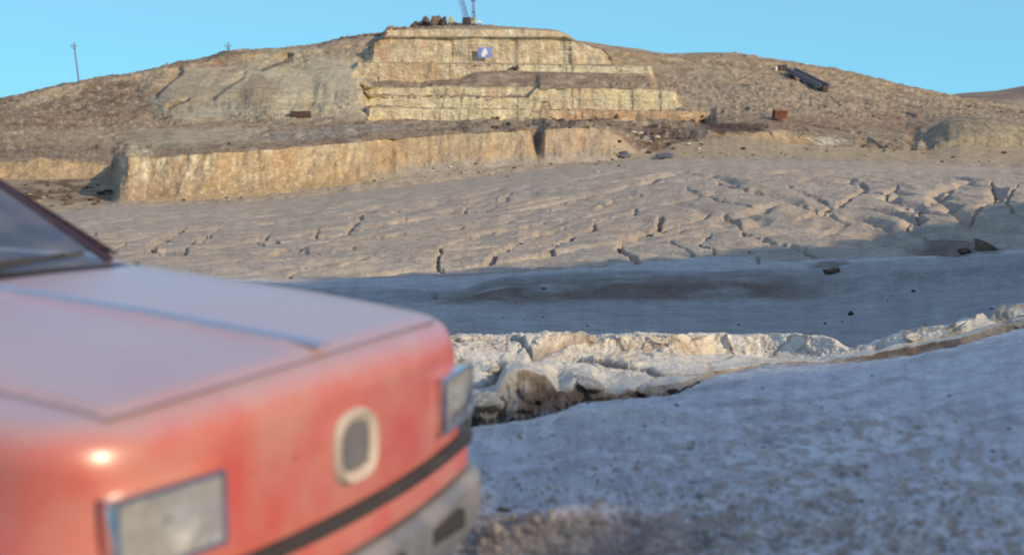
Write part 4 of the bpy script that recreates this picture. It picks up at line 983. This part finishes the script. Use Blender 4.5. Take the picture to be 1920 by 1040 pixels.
scatter(16, 880, 1880, 540, 622, 3, 8, ['dark','brown','tan'], "stone on the shaded valley floor behind the ledge", "stones of the shaded valley floor", asp=.6)
scatter(26, 960, 1900, 700, 960, 4, 12, ['tan','pale','pale'], "stone lying on the shaded near ground", "stones of the near ground", asp=.45)
scatter(30, 250, 1150, -3, 7, 3, 9, ['tan','brown','pale'], "crumbled block at the long wall foot", "crumbled blocks under the long cut wall", asp=.6, fy=cby)
rock(430,250+20,8,6,'dark',"small dark stone above the left cliff edge","stone",name="stone")
rock(925,697,26,14,'pale',"whitish chalk block on the near bank beside the car nose","rock"); 
rock(905,752,78,40,'pale',"pale chalk block in the gully wall hard by the car nose","rock",sink=.45)
rock(1100,716,70,22,'pale',"pale flat chalk lump on the brink of the gully wall","rock",sink=.45)
rock(1060,1003,30,20,'pale',"pale lump of chalk in the bottom dirt mound","stone",name="stone"); rock(1112,985,18,12,'tan',"tan stone on the crest of the bottom dirt mound","stone",name="stone")
rock(1330,928,46,9,'pale',"flat pale stone lying alone on the shaded ground","stone",name="stone"); rock(945,952,36,8,'tan',"flat tan stone near the car bumper","stone",name="stone")
rock(1803,822,5,5,'dark',"tiny black pebble on the shaded ground at right","stone",name="stone")
# gravel of the foreground: uncountable
bm = bmesh.new(); rg = random.Random(5)
for _ in range(8500):
    if rg.random() < .55: px, y = rg.gauss(1050, 170), rg.uniform(965, 1038)
    else: px, y = rg.uniform(900, 1918), 1038-abs(rg.gauss(0, 90))
    if not (700 < px < 1918 and 640 < y < 1038): continue
    p = at(px, y); p = Vector((p.x+rg.uniform(-.01, .01), p.y+rg.uniform(-.02, .02), p.z)); r_ = .0035*(1+rg.expovariate(.9)); 
    vs_ = [bm.verts.new(p+Vector((rg.uniform(.6, 1)*r_*a, rg.uniform(.6, 1)*r_*b, rg.uniform(.4, .8)*r_*q))) for a, b, q in ((1, 0, 0), (-1, 0, 0), (0, 1, 0), (0, -1, 0), (0, 0, 1.2), (0, 0, -1))]
    for i, j, k in ((0, 2, 4), (2, 1, 4), (1, 3, 4), (3, 0, 4), (2, 0, 5), (1, 2, 5), (3, 1, 5), (0, 3, 5)): bm.faces.new((vs_[i], vs_[j], vs_[k]))
tag(obj("gravel", bm, pmat("gravel_stone", (.46, .37, .29), .95, var=.4, vs=9), None, False), "loose gravel strewn over the foreground dirt", "gravel", kind='stuff')

# ------------------------------------------------------------------ quarry plant
YEL = pmat("yellow_machine_paint", (.55, .38, .08), .5, dust=(.4, .33, .25), damt=.4); DKM = pmat("dark_machine_steel", (.06, .05, .045), .6, .3)
LAT = pmat("blue_grey_lattice", (.26, .38, .62), .55, .2); RUST = pmat("rusty_steel", (.24, .095, .055), .85, .2, var=.4, vs=1.5); RUSTD = pmat("dark_rust", (.09, .05, .04), .85)
WHT = pmat("white_paint", (.8, .79, .74), .5); BLU = pmat("blue_board", (.2, .28, .58), .6, var=.1); GRYM = pmat("grey_sheet_steel", (.19, .185, .185), .75, .1, var=.25)
WOOD = pmat("weathered_pole", (.16, .15, .16), .8)
p = at(876, 46); u = p.y/F                       # u = metres per surveyed unit at this range
CR = empty("crawler_crane", (p.x, p.y+1.5, p.z-1.5*u)); tag(CR, "crawler crane with blue grey lattice boom and yellow cab on the summit", "crane")
bm = bmesh.new(); box(bm, (-4*u, 0, 10.5*u), (15*u, 22*u, 12*u), bev=.8*u); box(bm, (-9*u, 0, 9*u), (6*u, 20*u, 8*u), bev=.8*u); obj("machine_house", bm, DKM, CR)
bm = bmesh.new(); box(bm, (8*u, -8*u, 11*u), (9*u, 8*u, 10*u), bev=.8*u); cab = obj("cab", bm, YEL, CR)
bm = bmesh.new(); box(bm, (8*u, -12.2*u, 13*u), (6*u, .5*u, 4*u)); obj("window", bm, GLS, cab)
for s in (-1, 1):
    bm = bmesh.new(); box(bm, (0, s*10*u, 2.4*u), (30*u, 6*u, 4.6*u), bev=1.8*u); 
    for k in range(7): tube(bm, ((-12+4*k)*u, s*10*u-3.4*u, 2.2*u), ((-12+4*k)*u, s*10*u+3.4*u, 2.2*u), 1.3*u)
    obj("track", bm, DKM, CR)
def lattice(name, a, b, w0, w1, n, r, mat, par):
    bm = bmesh.new(); a = Vector(a); b = Vector(b); d = (b-a); ax = Vector((1, 0, .3)).cross(Vector((0, 1, 0))).normalized(); q = d.normalized(); sx = q.cross(Vector((0, 1, 0))).normalized(); sy = q.cross(sx)
    def cn(t, i): 
        w_ = (w0+(w1-w0)*t)/2; return a+d*t+sx*w_*(1, 1, -1, -1)[i]+sy*w_*(1, -1, -1, 1)[i]
    for i in range(4): tube(bm, cn(0, i), cn(1, i), r, n=5)
    for k in range(n):
        for i in range(4): tube(bm, cn(k/n, i), cn((k+1)/n, (i+1) % 4), r*.6, n=4); tube(bm, cn(k/n, i), cn(k/n, (i+1) % 4), r*.6, n=4)
    return obj(name, bm, mat, par, False)
lattice("boom", (-5*u, -2*u, 16*u), (-36*u, -2*u, 130*u), 10*u, 8*u, 20, .8*u, LAT, CR)
lattice("gantry", (9*u, 0, 15*u), (8*u, 0, 46*u), 8*u, 5*u, 7, .75*u, LAT, CR)
bm = bmesh.new(); box(bm, (9*u, 0, 27.5*u), (7*u, 4*u, 2.6*u)); box(bm, (8*u, 0, 47*u), (9*u, 4*u, 2.4*u)); obj("sheave_block", bm, DKM, CR, False)
bm = bmesh.new()
for s in (-1, 1): tube(bm, (8*u, s*1.5*u, 47*u), (-36*u, s*1.5*u, 130*u), .12*u, n=4)
obj("stay_rope", bm, DKM, CR)
# small yellow loader by the boulders
p = at(845, 46); LD = empty("loader", (p.x, p.y+.6, p.z), 0); tag(LD, "small yellow loader parked between the summit boulders and the crane", "loader")
bm = bmesh.new(); box(bm, (0, 0, 6*u), (11*u, 8*u, 6*u), bev=u); obj("body", bm, YEL, LD)
bm = bmesh.new(); box(bm, (-1.5*u, 0, 12*u), (6*u, 6*u, 7*u), bev=u*.7); obj("cab", bm, YEL, LD)
for sx in (-4, 4):
    for sy in (-4.5, 4.5):
        bm = bmesh.new(); tube(bm, (sx*u, (sy-1)*u, 2.6*u), (sx*u, (sy+1)*u, 2.6*u), 2.6*u, n=14); obj("wheel", bm, TYR, LD)
bm = bmesh.new(); box(bm, (9*u, 0, 2.5*u), (3*u, 9*u, 4*u), Euler((0, R(15), 0))); tube(bm, (4*u, 3*u, 7*u), (8.5*u, 3*u, 3*u), .6*u); tube(bm, (4*u, -3*u, 7*u), (8.5*u, -3*u, 3*u), .6*u); obj("bucket", bm, DKM, LD, False)
p = at(898, 47); TK = empty("water_tank", (p.x, p.y, p.z)); tag(TK, "small white tank standing just right of the crane", "tank")
bm = bmesh.new(); tube(bm, (-3.5*u, 0, 5*u), (3.5*u, 0, 5*u), 2.8*u, n=16); obj("tank_shell", bm, WHT, TK)
bm = bmesh.new()
for s in (-2.5, 2.5): box(bm, (s*u, 0, 1.2*u), (.8*u, 4.5*u, 3*u))
obj("saddle", bm, DKM, TK, False)
# blue board on the upper wall
p = at(911, 100); u = p.y/F; SG = empty("sign_board", (p.x, p.y-.9, p.z)); tag(SG, "blue board with a white figure fixed to the highest marble wall", "sign")
zc = CZ+(yof(0, 1)*0+ (HORIZON-99.5))*u+.0
zc = zat(99.5, p.y)-p.z
bm = bmesh.new(); box(bm, (0, 0, zc), (27*u, .12, 19*u), bev=.01); obj("board", bm, BLU, SG)
def poly(bm, pts, y, th):
    f = [bm.verts.new((x*u, y-th, zc+z*u)) for x, z in pts]; g_ = [bm.verts.new((x*u, y, zc+z*u)) for x, z in pts]
    bm.faces.new(f); bm.faces.new(g_[::-1])
    for k in range(len(pts)): bm.faces.new((f[k], f[(k+1) % len(pts)], g_[(k+1) % len(pts)], g_[k]))
bm = bmesh.new(); poly(bm, [(-1.8,7.5),(1.2,7.8),(3.2,5),(4.8,1),(5.2,-2.6),(2.4,-3),(.6,-6),(-.4,-8),(-5,-8),(-6.8,-4.5),(-5.6,0),(-3.4,3.5)], -.075, .03); obj("figure", bm, WHT, SG, False)
bm = bmesh.new()
for x in (-10, 10): box(bm, (x*u, .55, zc), (.12, 1.0, .12))
obj("bracket", bm, DKM, SG, False)
# containers
def container(px, y, wpx, hpx, label, rz, mat):
    p = at(px, y); k = p.y/F; o = empty("container", (p.x, p.y+.5, p.z-.05), rz); tag(o, label, "container")
    W_, H_ = wpx*k, hpx*k; D_ = W_*.55
    bm = bmesh.new(); box(bm, (0, 0, H_/2), (W_, D_, H_), bev=.02); obj("shell", bm, mat, o)
    bm = bmesh.new()
    for q in range(9): box(bm, (-W_/2+W_*(q+.5)/9, -D_/2-.02, H_/2), (W_/22, .05, H_*.86))
    obj("rib", bm, mat, o, False)
    bm = bmesh.new(); box(bm, (-W_/2-.02, 0, H_/2), (.03, D_*.86, H_*.86)); box(bm, (-W_/2-.05, 0, H_/2), (.03, .05, H_*.8)); obj("door", bm, RUSTD, o, False)
    return o
container(1463, 222, 25, 17, "square rust brown container on the right of the marble benches", R(8), RUST)
container(561, 218, 36, 12, "long dark rusty bin in front of the grey spoil heaps", R(3), RUSTD)
# hillside chute and its hut
pa, pb = at(1482, 136), at(1545, 168); CH_ = empty("waste_chute", tuple(pa)); tag(CH_, "dark grey sloping chute running down the right hillside", "chute")
k = pa.y/F; d = pb-pa; d = Vector((d.x, d.y, d.z)); sn = d.cross(Vector((0, 0, 1))).normalized()
bm = bmesh.new(); M = Matrix((d.normalized(), sn, d.normalized().cross(sn)*-1)).transposed().to_4x4()
for (oy, oz, sy, sz) in ((0, .5, 1.5, .12), (.75, .95, .12, 1.0), (-.75, .95, .12, 1.0)):
    r_ = bmesh.ops.create_cube(bm, size=1); bmesh.ops.transform(bm, matrix=Matrix.Translation(d/2) @ M @ Matrix.Translation((0, oy, oz*.9)) @ Matrix.Diagonal((d.length, sy, sz*.9, 1)), verts=r_['verts'])
obj("trough", bm, GRYM, CH_, False)
for t in (.1, .35, .6, .85):
    bm = bmesh.new(); q = d*t; box(bm, (q.x, q.y, q.z-.1), (.15, 1.5, 1.6)); obj("support", bm, DKM, CH_, False)
bm = bmesh.new(); box(bm, (d.x, d.y, d.z+.4), (1.0, 1.3, 1.1), bev=.05); obj("end_hopper", bm, DKM, CH_)
p = at(1466, 131); HT = empty("hut", (p.x, p.y, p.z-.1)); tag(HT, "small dark hut at the upper end of the chute on the right hillside", "hut")
bm = bmesh.new(); box(bm, (0, 0, 5*k), (15*k, 12*k, 10*k)); obj("wall", bm, DKM, HT, False)
bm = bmesh.new(); box(bm, (0, 0, 10.6*k), (17*k, 14*k, 1.2*k)); obj("roof", bm, GRYM, HT, False)
bm = bmesh.new(); box(bm, (-3*k, -6.1*k, 3.6*k), (3.4*k, .3*k, 7*k)); obj("door", bm, RUST, HT, False)
p = at(1452, 128); DR = bpy.data.objects.new("barrel", None); COL.objects.link(DR); DR.location = p; tag(DR, "white barrel standing left of the small dark hut", "barrel")
bm = bmesh.new(); tube(bm, (0, 0, 0), (0, 0, 6*k), 2.6*k, n=16); obj("drum", bm, WHT, DR)
bm = bmesh.new(); tube(bm, (0, 0, 5.9*k), (0, 0, 6.4*k), 2.75*k, n=16); obj("lid", bm, STEEL, DR)
# compressor on the ledge, drilling frame on the wall foot, lone post
p = at(965, 130); k = p.y/F; CP = empty("compressor", (p.x, p.y-.3, p.z)); tag(CP, "small dark compressor standing on the ledge below and right of the blue board", "compressor")
bm = bmesh.new(); box(bm, (0, 0, 4*k), (14*k, 7*k, 5*k), bev=.6*k); obj("housing", bm, DKM, CP)
for s in (-4, 4):
    bm = bmesh.new(); tube(bm, (s*k, -4*k, 1.5*k), (s*k, 4*k, 1.5*k), 1.5*k, n=12); obj("wheel", bm, TYR, CP)
p = at(1022, 204); k = p.y/F; FR = empty("drilling_frame", (p.x, p.y-1.6, p.z)); tag(FR, "dark trapezoid drilling frame leaning at the foot of the marble wall", "frame")
for a_, b_ in (((-10, 0), (-5, 16)), ((10, 0), (5, 16))):
    bm = bmesh.new(); tube(bm, (a_[0]*k, 0, a_[1]*k), (b_[0]*k, .9, b_[1]*k), .75*k, n=6); obj("leg", bm, DKM, FR)
bm = bmesh.new(); tube(bm, (-6*k, .9, 16*k), (6*k, .9, 16*k), 1.0*k, n=6); tube(bm, (-7.6*k, .5, 8*k), (7.6*k, .5, 8*k), .5*k, n=6); obj("crossbar", bm, DKM, FR)
p = at(711, 152); k = p.y/F; PS = bpy.data.objects.new("post", None); COL.objects.link(PS); PS.location = p; tag(PS, "short dark post with a round top at the left end of the middle ledge", "post")
bm = bmesh.new(); tube(bm, (0, 0, -.2), (0, 0, 8*k), .9*k, n=8); obj("shaft", bm, DKM, PS)
bm = bmesh.new(); bmesh.ops.create_uvsphere(bm, u_segments=12, v_segments=8, radius=2.2*k, matrix=Matrix.Translation((0, 0, 8.5*k))); obj("head", bm, DKM, PS)
# poles on the left ridge
def ppole(px, ytop, label, Dx=0, h=None, lean=0.0):
    p = at(px, float(np.interp(px, c, sky))+3); D = p.y+Dx; k = D/F; x = (px-960)/F*D*1.0; zt = zat(ytop, D); zb_ = p.z-.5 if Dx == 0 else zt-7.5
    o = empty("utility_pole", (x, D, zb_)); tag(o, label, "utility pole", "utility poles on the left ridge"); H = zt-zb_
    bm = bmesh.new(); tube(bm, (0, 0, 0), (-lean*H, 0, H), 1.6*k, 1.1*k, 10); obj("shaft", bm, WOOD, o)
    bm = bmesh.new(); box(bm, (-lean*H, -.15, H-7*k), (12*k, .12, 1.2*k)); box(bm, (-lean*H, -.15, H-11*k), (8*k, .12, 1.2*k)); obj("crossarm", bm, WOOD, o, False)
    for s in (-5, 0, 5):
        bm = bmesh.new(); tube(bm, (-lean*H+s*k, -.15, H-6.5*k), (-lean*H+s*k, -.15, H-3.5*k), .8*k, .5*k, 8); obj("insulator", bm, GRYM, o)
ppole(158, 80, "tall thin utility pole leaning slightly on the left ridge", 0, lean=.09)
ppole(436, 80, "short utility pole just showing over the skyline above the spoil heaps", 30)
ppole(322, 117, "tiny distant utility pole between the other two on the skyline", 45)
